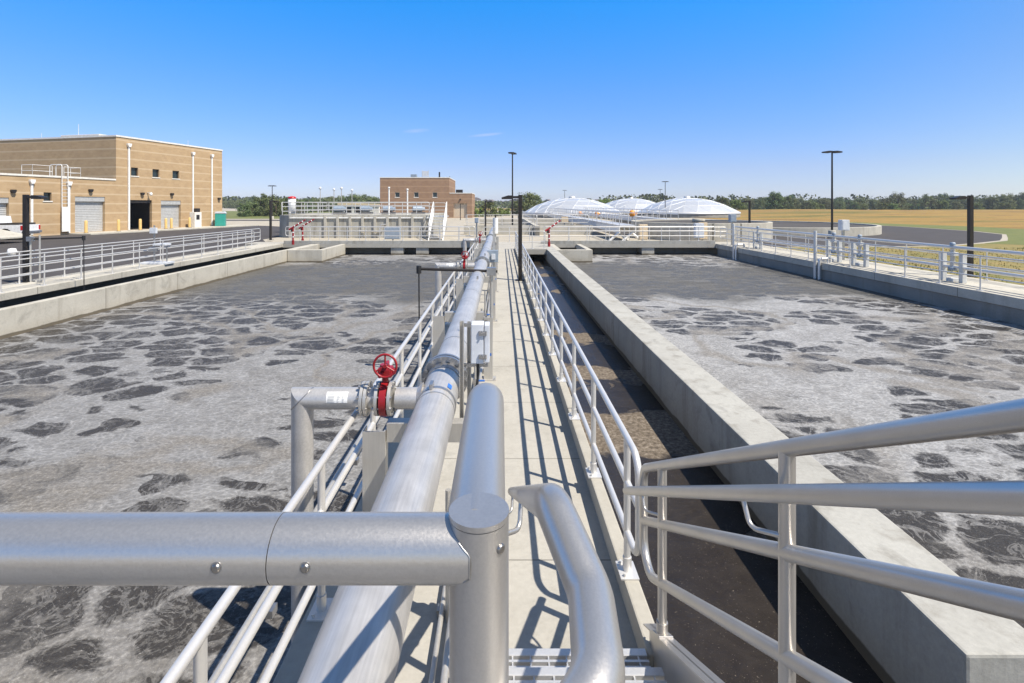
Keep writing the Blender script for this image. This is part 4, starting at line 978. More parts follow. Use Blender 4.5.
def add_window(par, a, b, c, d, y=0.2, frame=M['dark']):
    mb = MB(); w = 0.06
    mb.box((a, y - 0.03, c), (b, y + 0.03, c + w)); mb.box((a, y - 0.03, d - w), (b, y + 0.03, d))
    mb.box((a, y - 0.03, c + w + .001), (a + w, y + 0.03, d - w - .001)); mb.box((b - w, y - 0.03, c + w + .001), (b, y + 0.03, d - w - .001))
    f = mb.build('window', frame, par)
    g = MB(); g.face([(a + w, y + 0.01, c + w), (b - w, y + 0.01, c + w), (b - w, y + 0.01, d - w), (a + w, y + 0.01, d - w)]); g.build('pane', M['glass'], f)
    MB().box((a - 0.08, -0.05, c - 0.10), (b + 0.08, 0.06, c - 0.003)).build('sill', M['cap'], f)
def downspout(par, x, zt_, z0=0.15):
    f = MB().box((x - 0.085, -0.15, z0), (x + 0.085, -0.02, zt_ - 0.34), 0.02).build('downspout', M['white'], par)
    MB().prism([(x - 0.11, zt_ - 0.36), (x + 0.11, zt_ - 0.36), (x + 0.20, zt_ - 0.15), (x + 0.20, zt_), (x - 0.20, zt_), (x - 0.20, zt_ - 0.15)], 'y', -0.25, -0.012).build('leader_head', M['white'], f)
def wall_light(par, x, z):
    MB().prism([(x - 0.10, z - 0.18), (x + 0.10, z - 0.18), (x + 0.19, z), (x + 0.15, z + 0.10), (x - 0.15, z + 0.10), (x - 0.19, z)], 'y', -0.22, -0.006).build('wall_light', M['dark'], par)

# ------------------------------------------------------------------ the tan building on the left
OX, OY = -38.5, 51.2; UX, UY = 0.219, 0.9757
def fs(px):
    r_ = (px - 501) / 512; return (-OX + OY * r_) / (UX - UY * r_)
def fz(px, py):
    s = fs(px); return 2.6 - (py - 205) * (OY + UY * s) / 512 - GZ
bt = thing('tan_building', 'large tan block building with roller doors and a tall windowed wing, on the left', 'building', (OX, OY, GZ), math.atan2(UY, UX))
TOP, LOW = 9.55, 5.15
sE = 14.15
win = [(131.0, 138.2, 167.3, 175.6), (152.5, 159.3, 169.0, 177.0), (172.5, 179.2, 170.6, 178.3)]
drs = [(130.0, 152.0, 200.0, 'open'), (161.0, 180.8, 200.5, 'grey')]
opT = []
for x0, x1, y0, y1 in win: opT.append((fs(x0), fs(x1), fz(x0, y1), fz(x0, y0)))
for x0, x1, y0, k in drs: opT.append((fs(x0), fs(x1), 0.12, fz(x0, y0)))
opL = [(fs(75), fs(105), 0.12, fz(75, 196.5)), (fs(43.6), fs(51.6), fz(43.6, 200.8), fz(43.6, 192.3)), (fs(-20), fs(9), 0.12, fz(0, 197.5))]
mb = MB()
wall_grid(mb, 0, sE, 0, TOP, opT, 0.3)
quad_box(mb, 0, sE, 0, 24, 0, TOP - 0.01, False, False)
wall_grid(mb, -26, -0.001, 0, LOW, opL, 0.3)
mb.face([(-26, 0, 0), (-26, 24, 0), (-26, 24, LOW), (-26, 0, LOW)])
mb.face([(-26, 24, 0), (0, 24, 0), (0, 24, LOW), (-26, 24, LOW)])
mb.build('wall', M['brick'], bt)
mb = MB(); mb.box((0.3, 0.3, TOP - 0.5), (sE - 0.3, 23.7, TOP - 0.35)); mb.box((-25.7, 0.3, LOW - 0.4), (-0.05, 23.7, LOW - 0.3)); mb.build('roof', M['flatroof'], bt)
def coping(x0, x1, y0, y1, z, sides):
    mb = MB(); w = 0.32
    if 'f' in sides: mb.box((x0 - 0.05, y0 - 0.06, z), (x1 + 0.05, y0 + w, z + 0.16))
    if 'b' in sides: mb.box((x0 - 0.05, y1 - w, z), (x1 + 0.05, y1 + 0.06, z + 0.16))
    if 'l' in sides: mb.box((x0 - 0.05, y0 + w + .002, z), (x0 + w, y1 - w - .002, z + 0.16))
    if 'r' in sides: mb.box((x1 - w, y0 + w + .002, z), (x1 + 0.05, y1 - w - .002, z + 0.16))
    return mb
coping(0, sE, 0, 24, TOP, 'fblr').build('coping', M['cap'], bt)
coping(-26, -0.1, 0, 24, LOW, 'fbl').build('coping', M['cap'], bt)
for o in opT[:3]: add_window(bt, *o)
add_window(bt, *opL[1])
for o, m_ in ((opT[4], 'door'), (opL[0], 'door'), (opL[2], 'door')):
    mb = MB(); roller(mb, o[0] + 0.02, o[1] - 0.02, o[2], o[3] - 0.45, 0.28); d_ = mb.build('roller_door', M[m_], bt)
    MB().box((o[0] + 0.01, 0.05, o[3] - 0.45), (o[1] - 0.01, 0.29, o[3] - 0.005)).build('door_housing', M[m_], d_)
o = opT[3]
mb = MB(); quad_box(mb, o[0] - 1.5, o[1] + 1.5, 0.31, 11, 0.12, o[3] + 1.2, False, True)
mb.face([(o[0] - 1.5, 0.31, 0.13), (o[1] + 1.5, 0.31, 0.13), (o[1] + 1.5, 11, 0.13), (o[0] - 1.5, 11, 0.13)])
mb.build('bay_interior', M['room'], bt)
MB().box((o[0] + 0.01, 0.1, o[3] - 0.3), (o[1] - 0.01, 0.3, o[3] - 0.005)).build('door_housing', M['dark'], bt)
for px, top in ((31, 172.5 + 7), (68.2, 181.5), (128.2, 143.5), (192.3, 152.0), (211.3, 154.3)):
    downspout(bt, fs(px), fz(px, top))
for px, py in ((12.4, 190.8), (90, 190.2), (141.7, 193.5), (171.3, 194.0), (218.5, 198.5)): wall_light(bt, fs(px), fz(px, py))
mb = MB(); x = fs(147.5); z = fz(147.5, 193)
mb.box((x - 0.05, -0.5, z), (x + 0.05, -0.01, z + 0.08)); mb.lathe([(0, z - 0.3), (0.14, z - 0.25), (0.14, z), (0, z + 0.02)], 12, (x, -0.45)); mb.build('security_camera', M['white'], bt)
# ladder with rails at its head
x = fs(63.3); ld = MB()
for sx in (-0.26, 0.26): ld.tube(fillet([(x + sx, -0.2, 0.4), (x + sx, -0.2, LOW + 1.2), (x + sx, 1.2, LOW + 1.2), (x + sx, 1.2, LOW)], 0.2, 4), 0.03, 8)
for k in range(15): ld.cyl((x - 0.26, -0.2, 0.6 + 0.32 * k), (x + 0.26, -0.2, 0.6 + 0.32 * k), 0.018, 6)
lo_ = ld.build('roof_ladder', M['white'], bt)
MB().box((x - 0.34, -0.32, 0.3), (x + 0.34, -0.26, 2.5), 0.01).build('ladder_guard', M['white'], lo_)
for sgn, x_a, x_b in ((-1, x - 2.1, x - 0.5), (1, x + 0.5, x + 2.0)):
    rg = MB(); e = x_a if sgn < 0 else x_b
    for a, b in (((x_a, 0.6), (x_b, 0.6)), ((e, 0.6), (e, 1.8))):
        for z in (LOW + 0.55, LOW + 1.05): rg.cyl((*a, z), (*b, z), 0.02, 6)
        for p_ in (a, b): rg.cyl((*p_, LOW - 0.2), (*p_, LOW + 1.05), 0.02, 6)
    rg.build('roof_railing', M['white'], bt)
MB().box((sE * 0.05, 3, TOP - 0.3), (sE * 0.45, 8, TOP + 0.45), 0.03).build('roof_unit', M['cap'], bt); MB().box((sE * 0.55, 8, TOP - 0.3), (sE * 0.8, 11, TOP + 0.5), 0.03).build('roof_unit', M['cap'], bt)
for x_, y_, h_ in ((1.0, 6, 1.6), (sE * 0.77, 2, 1.0), (6, 18, 1.7)): MB().cyl((x_, y_, TOP), (x_, y_, TOP + h_), 0.025, 6).build('roof_mast', M['box'], bt)
# apron in front of the doors
def fw(s, out): return (OX + UX * s + UY * out, OY + UY * s - UX * out)
mb = MB(); pts = [fw(-4.6, 0), fw(sE + 2.5, 0), fw(sE + 2.5, 3.4), fw(-4.6, 2.6)]
mb.prism([(p_[0], p_[1]) for p_ in pts], 'z', GZ + 0.001, GZ + 0.115); structure(mb.build('apron', M['wall_pale']))
def post_bollard(label, px, out=1.1):
    s = fs(px); xx, yy = fw(s, out)
    t = thing('bollard', label, 'bollard', (xx, yy, GZ + 0.115), 0, 'yellow bollards by the roller doors')
    MB().lathe([(0.13, 0), (0.13, 1.05), (0.10, 1.14), (0, 1.17)], 14).build('post', M['yellow'], t)
    MB().lathe([(0.20, 0), (0.20, 0.03), (0, 0.03)], 14).build('base', M['dark'], t)
for px, l in ((76.5, 'yellow bollard at the left side of the left grey roller door'), (109.5, 'yellow bollard right of the left grey roller door'), (131.5, 'yellow bollard left of the open bay door'),
              (157.5, 'yellow bollard right of the open bay door, left of a close pair'), (163.0, 'yellow bollard at the left edge of the second grey door'), (181.5, 'yellow bollard beside the tan pump cabinet')):
    post_bollard(l, px)
xx, yy = fw(fs(187), 1.2)
t = thing('pump_cabinet', 'tan cabinet with black panel by the second grey door', 'cabinet', (xx, yy, GZ + 0.115), math.atan2(UY, UX))
MB().box((-0.5, -0.35, 0), (0.5, 0.35, 1.75), 0.03).build('cabinet_body', M['cap'], t)
MB().box((-0.28, -0.37, 0.9), (0.18, -0.352, 1.45)).build('dial_panel', M['black'], t)
MB().box((-0.1, -0.2, 1.751), (0.45, 0.2, 2.2), 0.05).build('hose_reel', M['dark'], t)
xx, yy = fw(fs(143), -4)
t = thing('workshop_machine', 'pale machine standing in the shade inside the open bay', 'machine', (xx, yy, GZ + 0.135), math.atan2(UY, UX))
MB().box((-0.9, -0.6, 0.0), (0.9, 0.6, 1.5), 0.06).build('body', M['cap'], t); MB().box((-0.6, -0.62, 0.7), (0.3, -0.602, 1.2)).build('panel', M['dark'], t)

# portable toilet
t = thing('portable_toilet', 'teal portable toilet with pale roof at the end of the tan building', 'toilet', (-34.5, 63.0, GZ), R(20))
t.scale = (0.9, 0.9, 0.86)
MB().box((-0.6, -0.6, 0.12), (0.6, 0.6, 1.95), 0.04).build('cabin', M['teal'], t)
MB().box((-0.45, -0.63, 0.2), (0.45, -0.602, 1.85), 0.01).build('door', M['teal'], t)
MB().prism([(-0.66, 1.955), (0.66, 1.955), (0.5, 2.2), (-0.5, 2.2)], 'y', -0.66, 0.66).build('roof', M['box'], t)
MB().box((-0.66, -0.66, 0), (0.66, 0.66, 0.115)).build('skid', M['dark'], t)

# pickup
t = thing('pickup_truck', 'white pickup truck parked in front of the tan building, tail to the right', 'truck', (-39.7, 40.0, z_(1)), R(188))
def bx(a, b, bev=0.03): return MB().box(a, b, bev)
mb = MB()   # local x forward; body side with wheel openings
def arch(cx, r_, n=8): return [(cx + r_ * math.cos(math.pi - math.pi * k / n), 0.42 + r_ * math.sin(math.pi - math.pi * k / n)) for k in range(n + 1)]
prof = [(-2.65, 0.5), (-2.65, 0.42)] + arch(-1.55, 0.47)[0:] + arch(1.75, 0.47) + [(2.65, 0.42), (2.75, 0.75), (2.6, 1.08), (1.2, 1.16), (-2.65, 1.16)]
mb.prism(prof, 'y', -0.97, 0.97); mb.build('body', M['truck'], t)
mb = MB(); mb.prism([(-0.75, 1.161), (-0.62, 1.82), (0.65, 1.84), (1.35, 1.161)], 'y', -0.86, 0.86); cab = mb.build('cab', M['truck'], t)
for s in (-1, 1):
    mb = MB(); mb.prism([(-0.58, 1.22), (-0.5, 1.72), (0.58, 1.74), (1.1, 1.22)], 'y', s * 0.862, s * 0.872); mb.build('side_window', M['glass'], cab)
for x in (-1.55, 1.75):
    for s in (-1, 1):
        w = MB(); w.tube([(x, s * 0.72, 0.4), (x, s * 0.99, 0.4)], 0.4, 20); w = w.build('wheel', M['tyre'], t)
        MB().tube([(x, s * 0.985, 0.4), (x, s * 1.0, 0.4)], 0.24, 16).build('rim', M['alu'], w)
for s in (-1, 1): bx((-2.68, s * 0.9 - 0.08, 0.75), (-2.60, s * 0.9 + 0.08, 1.1), 0.01).build('tail_light', M['tail'], t)
bx((-2.82, -0.95, 0.5), (-2.66, 0.95, 0.68)).build('bumper', M['steel_dark'], t)
bx((-2.4, -0.9, 1.161), (-0.9, 0.9, 1.30), 0.05).build('bed_cover', M['dark'], t)
# loading ramp with rails at the far left
t = thing('loading_ramp', 'pale sloping concrete ramp with white rails at the left edge of the yard', 'ramp', (-35.8, 36.2, GZ))
MB().prism([(-7, 0), (-7, 1.25), (-2.2, 1.25), (-0.6, 0.9), (1.6, 0.45), (1.6, 0.35), (-1.4, 0.35), (-2.5, 0)], 'y', -1.2, 1.2).build('ramp_slab', M['wall_pale'], t)
for s in (-1, 1):
    mb = MB()
    for dz in (0.4, 0.8, 1.15): mb.tube([(-7, s * 1.1, 1.25 + dz), (-2.2, s * 1.1, 1.25 + dz), (-0.9, s * 1.1, 0.97 + dz)], 0.03, 6)
    for x, z in ((-6.5, 1.25), (-4.5, 1.25), (-2.4, 1.25), (-0.95, 0.95)): mb.cyl((x, s * 1.1, z), (x, s * 1.1, z + 1.15), 0.03, 6)
    mb.build('ramp_railing', M['white'], t)

# ------------------------------------------------------------------ brown building
bb = thing('brown_building', 'brown block building with three small windows and a lower wing, in the distance', 'building', (-25.3, 107, GZ))
T2, L2 = 8.35, 5.1; W2 = 14.5
def px2(px): return (px - 501) * 107 / 512 + 25.3
def pz2(py): return 2.6 - (py - 205) * 107 / 512 - GZ
ops = [(px2(a), px2(a) + 0.95, pz2(197.3), pz2(192.2)) for a in (395.0, 414.0, 432.6)]
mb = MB(); wall_grid(mb, 0, W2, 0, T2, ops, 0.25); quad_box(mb, 0, W2, 0, 14, 0, T2 - 0.01, False, False)
op2 = [(px2(453.5), px2(467), 0.05, pz2(203.2))]
wall_grid(mb, W2 + 0.001, px2(472), 0, L2, op2, 0.4); mb.face([(px2(472), 0, 0), (px2(472), 12, 0), (px2(472), 12, L2), (px2(472), 0, L2)])
mb.build('wall', M['brick2'], bb)
for o in ops: add_window(bb, *o, 0.15, M['cap'])
coping(0, W2, 0, 14, T2, 'fblr').build('coping', M['cap'], bb)
coping(W2 + 0.1, px2(472), 0, 12, L2, 'fbr').build('coping', M['cap'], bb)
mb = MB(); mb.box((0.3, 0.3, T2 - 0.5), (W2 - 0.3, 13.7, T2 - 0.35)); mb.box((W2 + 0.3, 0.3, L2 - 0.4), (px2(472) - 0.3, 11.7, L2 - 0.3)); mb.build('roof', M['flatroof'], bb)
o = op2[0]; mb = MB(); roller(mb, o[0], o[1], o[2], o[3], 0.38); mb.build('roller_door', M['door_tan'], bb)
wall_light(bb, (o[0] + o[1]) / 2, o[3] + 0.8)
mb = MB(); mb.box((5.7, 4, T2), (6.9, 5.5, T2 + 1.0)); mb.build('roof_unit', M['bluegrey'], bb)
mb = MB()
for x in (8.2, 9.6): mb.cyl((x, 4, T2), (x, 4, T2 + 1.9), 0.05, 6)
mb.box((8.25, 3.95, T2 + 0.5), (9.55, 4.05, T2 + 1.7)); mb.build('roof_screen', M['box'], bb)
MB().box((11.8, 3.9, T2), (12.1, 4.2, T2 + 1.5)).build('roof_vent', M['dark'], bb); MB().cyl((14.0, 6, T2), (14.0, 6, T2 + 0.7), 0.06, 6).build('roof_vent', M['dark'], bb)
mb = MB(); mb.box((15.6, 3, L2), (17.0, 4.5, L2 + 0.9)); mb.build('roof_unit', M['dark'], bb)

# ------------------------------------------------------------------ stained concrete tank with stair
et = thing('concrete_tank', 'raised stained concrete tank with railing on top, behind the left cross walkway', 'tank', (-12, 42, GZ))
mb = MB(); mb.prism([(-6.6, 1.0), (-5.4, 0), (6.2, 0), (6.2, 13), (-6.6, 13)], 'z', 0.0, 1.86); mb.build('wall', M['wall_stain'], et)
for k in range(9):
    x = -2.4 + k * 1.02
    MB().box((x - 0.10, -0.14, 0.0), (x + 0.10, -0.002, 1.75), 0.01).build('pilaster', M['wall_pale'], et)
MB().box((-5.3, -0.10, 1.60), (6.2, -0.003, 1.70), 0.01).build('pipe_run', M['white'], et)
MB().tube(fillet([(0.4, -0.25, 0.6), (2.2, -0.25, 0.5), (2.2, -0.25, 1.1), (2.6, -0.25, 1.1)], 0.08, 4), 0.06, 8).build('pipe_run', M['steel_plate'], et)
guard('white railing along the front of the raised stained tank', (-17.4, 42.1, 1.76), (-5.9, 42.1, 1.76), sp(11.5, 1.15, 0.1), 0.0, (1.07, 0.8, 0.45, 0.16), r=0.027, seg=6, group='railings on the stained tank', plates=False)
guard('white railing along the back of the raised stained tank', (-18.4, 54.5, 1.76), (-5.9, 54.5, 1.76), sp(12.5, 1.4, 0.1), 0.0, (1.07, 0.7, 0.3), r=0.027, seg=6, group='railings on the stained tank', plates=False)
guard('white railing on the left side of the raised stained tank', (-18.5, 43.2, 1.76), (-18.5, 54.4, 1.76), sp(11, 1.4, 0.1), 0.0, (1.07, 0.7, 0.3), r=0.027, seg=6, group='railings on the stained tank', plates=False)
ts = thing('tank_stair', 'white stair with side rails climbing to the raised stained tank', 'stair', (-5.0, 39.2, GZ))
for x in (-0.55, 0.55):
    MB().prism([(-0.1, 0.0), (0.25, 0.0), (2.9, 1.65), (2.9, 1.95), (2.6, 1.95)], 'x', x - 0.03, x + 0.03).build('stringer', M['white'], ts)
    mb = MB()
    for dz in (0.55, 1.05): mb.tube([(x, 0.1, 0.12 + dz), (x, 2.8, 1.9 + dz)], 0.035, 6)
    for k in range(3): mb.cyl((x, 0.15 + 1.3 * k, 0.15 + 0.86 * k), (x, 0.15 + 1.3 * k, 1.17 + 0.86 * k), 0.035, 6)
    mb.build('stair_railing', M['white'], ts)
for k in range(8):
    MB().box((-0.515, 0.12 + k * 0.33, 0.18 + k * 0.22), (0.515, 0.40 + k * 0.33, 0.22 + k * 0.22)).build('tread', M['galv'], ts)
MB().box((-0.6, 2.92, 1.74), (0.6, 4.2, 1.80)).build('landing', M['galv'], ts)
# stuff on the tank: vent poles with round heads
vp = thing('vent_pole', 'thin pole with round head on the raised tank, leftmost of four', 'pole', (-17.3, 49.0, 1.76), 0, 'thin poles with round heads on the raised tank')
MB().cyl((0, 0, 0), (0, 0, 2.35), 0.035, 8).build('pole', M['steel_plate'], vp)
MB().lathe([(0, 2.3), (0.11, 2.36), (0.13, 2.45), (0.08, 2.56), (0, 2.58)], 12).build('head', M['box'], vp)
for px, h, l in ((334, 0.95, 'second from left of four'), (341.5, 1.0, 'third from left of four'), (352, 0.92, 'rightmost of four')):
    dup(vp, ((px - 501) * 49 / 512, 49, 1.76), None, 'thin pole with round head on the raised tank, ' + l, None, (1, 1, h))
for px, zt_, l in ((388.5, 4.15, 'tall white pipe rising in front of the brown building, left of two'), (407, 4.0, 'tall white pipe rising in front of the brown building, right of two')):
    t = thing('white_standpipe', l, 'pipe', ((px - 501) * 44 / 512, 44.2, 1.76), 0, 'white standpipes on the raised tank')
    MB().cyl((0, 0, 0), (0, 0, zt_ - 1.9), 0.06, 10).build('pipe_run', M['white'], t)
    MB().lathe([(0, zt_ - 1.9), (0.09, zt_ - 1.9), (0.09, zt_ - 1.76), (0, zt_ - 1.74)], 10).build('vent_cap', M['white'], t)
for px, y, w, l in ((292, 53, 1.2, 'pale cylinder hopper with red lid on the raised tank'),):
    t = thing('hopper', l, 'hopper', ((px - 501) * 50 / 512, 50, 1.76))
    MB().lathe([(0, 0), (0.36, 0), (0.36, 1.45), (0, 1.46)], 20).build('body', M['white'], t)
    MB().lathe([(0.39, 1.47), (0.39, 1.58), (0.22, 1.68), (0, 1.70)], 20).build('lid', M['tail'], t)
rnd = random.Random(11)
kit = []
for i, (x, y, lab) in enumerate(((-14.5, 46, 'grey motor unit on the raised tank, leftmost'), (-12.4, 47, 'grey motor unit on the raised tank, left of middle'), (-10.2, 46.5, 'grey motor unit on the raised tank, right of middle'), (-7.6, 47, 'grey motor unit on the raised tank, by the stair'))):
    if not kit:
        t = thing('motor_unit', lab, 'motor', (x, y, 1.76), 0, 'motor units on the raised tank'); kit.append(t)
        MB().box((-0.6, -0.3, 0), (0.6, 0.3, 0.2), 0.02).build('frame', M['dark'], t)
        MB().tube([(-0.5, 0, 0.48), (0.35, 0, 0.48)], 0.26, 16).build('motor', M['bluegrey'], t)
        MB().tube([(0.36, 0, 0.48), (0.6, 0, 0.48)], 0.16, 14).build('gearbox', M['bluegrey'], t)
    else: dup(kit[0], (x, y, 1.76), rnd.uniform(-0.4, 0.4), lab)

# ------------------------------------------------------------------ domes
def dome(label, x, y, Rr, zb, h):
    t = thing('domed_tank', label, 'domed tank', (x, y, GZ), 0, 'round tanks under aluminium domes')
    MB().lathe([(Rr + 0.15, 0), (Rr + 0.15, zb - 0.02 - GZ), (Rr - 0.2, zb - 0.02 - GZ)], 48).build('tank_wall', M['slab_dark'], t)
    MB().lathe([(Rr + 0.25, zb - 0.3 - GZ), (Rr + 0.25, zb + 0.05 - GZ), (Rr, zb + 0.08 - GZ)], 48).build('gutter', M['alu'], t)
    k = 4; Rs = (Rr * Rr + h * h) / (2 * h); cz = zb - GZ + 0.06 + h - Rs
    rn = random.Random(int(x)); rings = []; mb = MB(); bt_ = MB()
    for i in range(k + 1):
        rr = Rr * (1 - i / k); n = max(1, 6 * (k - i)); z = cz + math.sqrt(max(0, Rs * Rs - rr * rr))
        rings.append([Vector((rr * math.cos(2 * math.pi * j / n + 0.1), rr * math.sin(2 * math.pi * j / n + 0.1), z + (rn.uniform(-0.05, 0.05) if 0 < i else 0))) for j in range(n)])
    for i in range(k):
        A, Bq = rings[i], rings[i + 1]; nA = len(A); nB = len(Bq); s = k - i
        for sec in range(6):
            for j in range(s):
                a0 = A[(sec * s + j) % nA]; a1 = A[(sec * s + j + 1) % nA]
                b0 = Bq[(sec * (s - 1) + j) % nB] if nB > 1 else Bq[0]
                tris = [(a0, a1, b0)]
                if j < s - 1: tris.append((a1, Bq[(sec * (s - 1) + j + 1) % nB], b0))
                for tr_ in tris:
                    c = sum(tr_, Vector()) / 3; nrm = (tr_[1] - tr_[0]).cross(tr_[2] - tr_[0]).normalized()
                    mb.face([v for v in tr_])
                for e0, e1 in ((a0, a1), (a0, b0), (a1, b0)):
                    bt_.tube([e0, e1], 0.045, 4, False)
    mb.build('dome_panels', M['dome'], t); bt_.build('dome_battens', M['domerib'], t)
    MB().lathe([(0.0, cz + Rs + 0.35), (0.7, cz + Rs + 0.3), (0.7, cz + Rs - 0.02)], 14).build('dome_vent', M['alu'], t)
    return t
dome('aluminium domed tank, leftmost of the three and nearest the walkway', 15.95, 115, 10.8, 0.95, 3.2)
dome('bluish aluminium domed tank in the middle, farthest of the three', 38.6, 152, 11.0, 0.95, 3.6)
dome('wide aluminium domed tank on the right of the three', 42.5, 117, 10.9, 1.0, 3.2)

# ------------------------------------------------------------------ open round tanks
def ring_tank(label, x, y, Rr, rim, t_=0.35, fill=-0.75):
    t = thing('round_tank', label, 'round tank', (x, y, GZ), 0, 'open round concrete tanks')
    z1 = rim - GZ
    mb = MB(); mb.lathe([(Rr, 0), (Rr, z1 - 0.02), (Rr - 0.02, z1), (Rr - t_ + 0.02, z1), (Rr - t_, z1 - 0.02), (Rr - t_, 0.01)], 96, smooth=False); mb.build('tank_wall', M['wall_pale'], t)
    mb = MB(); mb.lathe([(Rr - t_ - 0.002, z1 + fill), (0, z1 + fill)], 64); mb.build('liquid', M['sludge'], t)
    MB().lathe([(0, z1 + fill), (0.5, z1 + fill + 0.01), (0.5, z1 + 0.2), (0, z1 + 0.21)], 20).build('centre_column', M['wall_pale'], t)
    return t
ring_tank('open round concrete tank with dark surface, larger one beside the asphalt road', 26.9, 54.6, 11.0, 0.66, 0.35, -0.12)
ring_tank('smaller open round concrete tank just behind the right cross walkway', 16.6, 43.0, 5.5, 1.25, 0.3, -0.10)
# box girder bridges over the settling tanks
def bridge(label, x, y0, y1, z):
    t = thing('tank_bridge', label, 'bridge', (x, y0, GZ), 0, 'white bridges over the settling tanks')
    Ln = y1 - y0; zz = z - GZ
    MB().box((-0.6, 0, zz - 0.14), (0.6, Ln, zz), 0.01).build('deck', M['alu'], t)
    for s in (-1, 1):
        mb = MB(); mb.tube([(s * 0.6, 0, zz + 0.9), (s * 0.6, Ln, zz + 0.9)], 0.035, 6); mb.tube([(s * 0.6, 0, zz + 0.5), (s * 0.6, Ln, zz + 0.5)], 0.03, 6)
        n = int(Ln / 2.2)
        for k in range(n + 1): mb.cyl((s * 0.6, k * Ln / n, zz), (s * 0.6, k * Ln / n, zz + 0.9), 0.03, 6)
        mb.build('bridge_railing', M['alu'], t)
        MB().box((s * 0.6 - 0.03, 0, zz - 0.6), (s * 0.6 + 0.03, Ln, zz - 0.143)).build('girder', M['white'], t)
    for yy, lean in ((0.3, -0.8), (1.6, 0.9)):
        mb = MB(); mb.tube([(0.5, yy, zz - 0.5), (0.5 + lean, yy, 0)], 0.10, 8); mb.tube([(-0.5, yy, zz - 0.5), (-0.5 + lean, yy, 0)], 0.10, 8); mb.build('leg', M['white'], t)
    MB().box((-0.25, Ln - 0.6, zz), (0.25, Ln - 0.1, 0.9 + zz), 0.03).build('drive_motor', M['box'], t)
    return t
bridge('white girder bridge running away from the cross walkway, longer left one', 9.4, 38.0, 96, 1.1)
bridge('white girder bridge behind the smaller round tank, right of the other', 17.4, 52.0, 104, 1.15)
for x, y0, y1, z, l in ((3.2, 45, 92, 0.75, 'pale concrete settling tank wall beyond the walkway end'), (13.2, 50, 100, 0.6, 'pale settling tank wall between the two bridges'), (20.0, 68, 108, 0.55, 'pale settling tank wall right of the bridges')):
    wallthing('settling_wall', l, [((x - 0.2, y0, GZ), (x + 0.2, y1, z))], M['wall_pale'], 'settling tank walls beyond the cross walkway')
for y, x0, x1, z, l in ((47, -3.4, 8.4, 0.75, 'long pale cross wall just beyond the walkway end'), (58, -1, 8.3, 0.5, 'second pale cross wall beyond the walkway end'), (72, -3, 12.6, 0.6, 'third pale cross wall, between the bridges and the brown building')):
    wallthing('settling_wall', l, [((x0, y - 0.2, GZ), (x1, y + 0.2, z))], M['wall_pale'], 'settling tank walls beyond the cross walkway')
poly_sheet('tank_floor', [(-3, 47.2), (3, 47.2), (3, 57.8), (-3, 57.8)], z_(2), M['sludge']); poly_sheet('tank_floor', [(3.5, 47.2), (8.3, 47.2), (8.3, 71), (3.5, 71)], z_(2), M['sludge'])
poly_sheet('tank_floor', [(10.2, 44), (12.9, 44), (12.9, 98), (10.2, 98)], z_(2), M['sludge'])
guard('low railing on the pale cross wall beyond the walkway end', (-3.2, 46.8, 0.75), (8.0, 46.8, 0.75), sp(11, 1.6, 0.1), 0.0, (0.95, 0.6, 0.25), r=0.026, seg=6, group='railings beyond the cross walkway', plates=False)
guard('railing along the settling wall nearest the domes', (3.2, 46, 0.75), (3.2, 90, 0.75), sp(44, 2.4, 0.1), 0.0, (0.95, 0.5), r=0.03, seg=6, group='railings beyond the cross walkway', plates=False)
guard('railing round the far side of the yard in front of the domes', (8, 97, GZ), (30, 97, GZ), sp(22, 2.4, 0.1), 0.0, (1.1, 0.6), r=0.035, seg=6, group='railings beyond the cross walkway', plates=False)
def actuator(label, x, y, z0=GZ, z=1.0):
    t = thing('valve_actuator', label, 'valve actuator', (x, y, z0), 0, 'orange valve actuators')
    MB().cyl((0, 0, 0), (0, 0, z), 0.08, 10).build('stem', M['steel_plate'], t)
    MB().lathe([(0, z), (0.26, z + 0.02), (0.32, z + 0.35), (0.22, z + 0.62), (0, z + 0.68)], 14).build('motor', M['orange'], t)
    MB().tube([(0.25, 0, z + 0.3), (0.5, 0, z + 0.3)], 0.12, 10).build('handwheel', M['orange'], t)
    return t
a0 = actuator('orange valve actuator in front of the left dome, left of two', 12.2, 79, GZ, 1.05)
dup(a0, (14.6, 78, GZ), None, 'orange valve actuator in front of the left dome, right of two'); dup(a0, (16.4, 64, GZ), None, 'orange valve actuator between the left and right domes', None, 1.2)
# yard clutter
for x, y, w, h, l in ((-24, 74, 5.0, 0.85, 'pale stack of concrete blocks beyond the teal toilet'), (-30.5, 80, 6, 0.7, 'low pale concrete rubble heap left of the stained tank')):
    mb = MB(); rn = random.Random(int(w * 10))
    for k in range(14):
        xx = rn.uniform(-w / 2, w / 2); yy = rn.uniform(-1, 1); s = rn.uniform(0.35, 0.7)
        mb.box((xx - s, yy - s * 0.6, -0.1), (xx + s, yy + s * 0.6, h * rn.uniform(0.5, 1)), 0.03, Matrix.Rotation(rn.uniform(0, 1), 3, 'Z'), (xx, yy, 0))
    o = mb.build('block_stack', M['wall_pale']); o.location = (x, y, GZ); tag(o, l, 'rubble')
t = thing('storage_shed', 'low cream shed seen through the railing of the raised tank', 'shed', (-36, 128, GZ))
MB().box((-4.5, 0, 0), (5.5, 6, 2.7)).build('wall', M['cap'], t); MB().prism([(-4.8, 2.71), (5.8, 2.71), (5.8, 2.9), (-4.8, 3.3)], 'y', -0.3, 6.3).build('roof', M['tan'], t)
for x in (-3, -0.6): MB().box((x, -0.04, 0.1), (x + 1.6, -0.003, 2.2)).build('door', M['dark'], t)

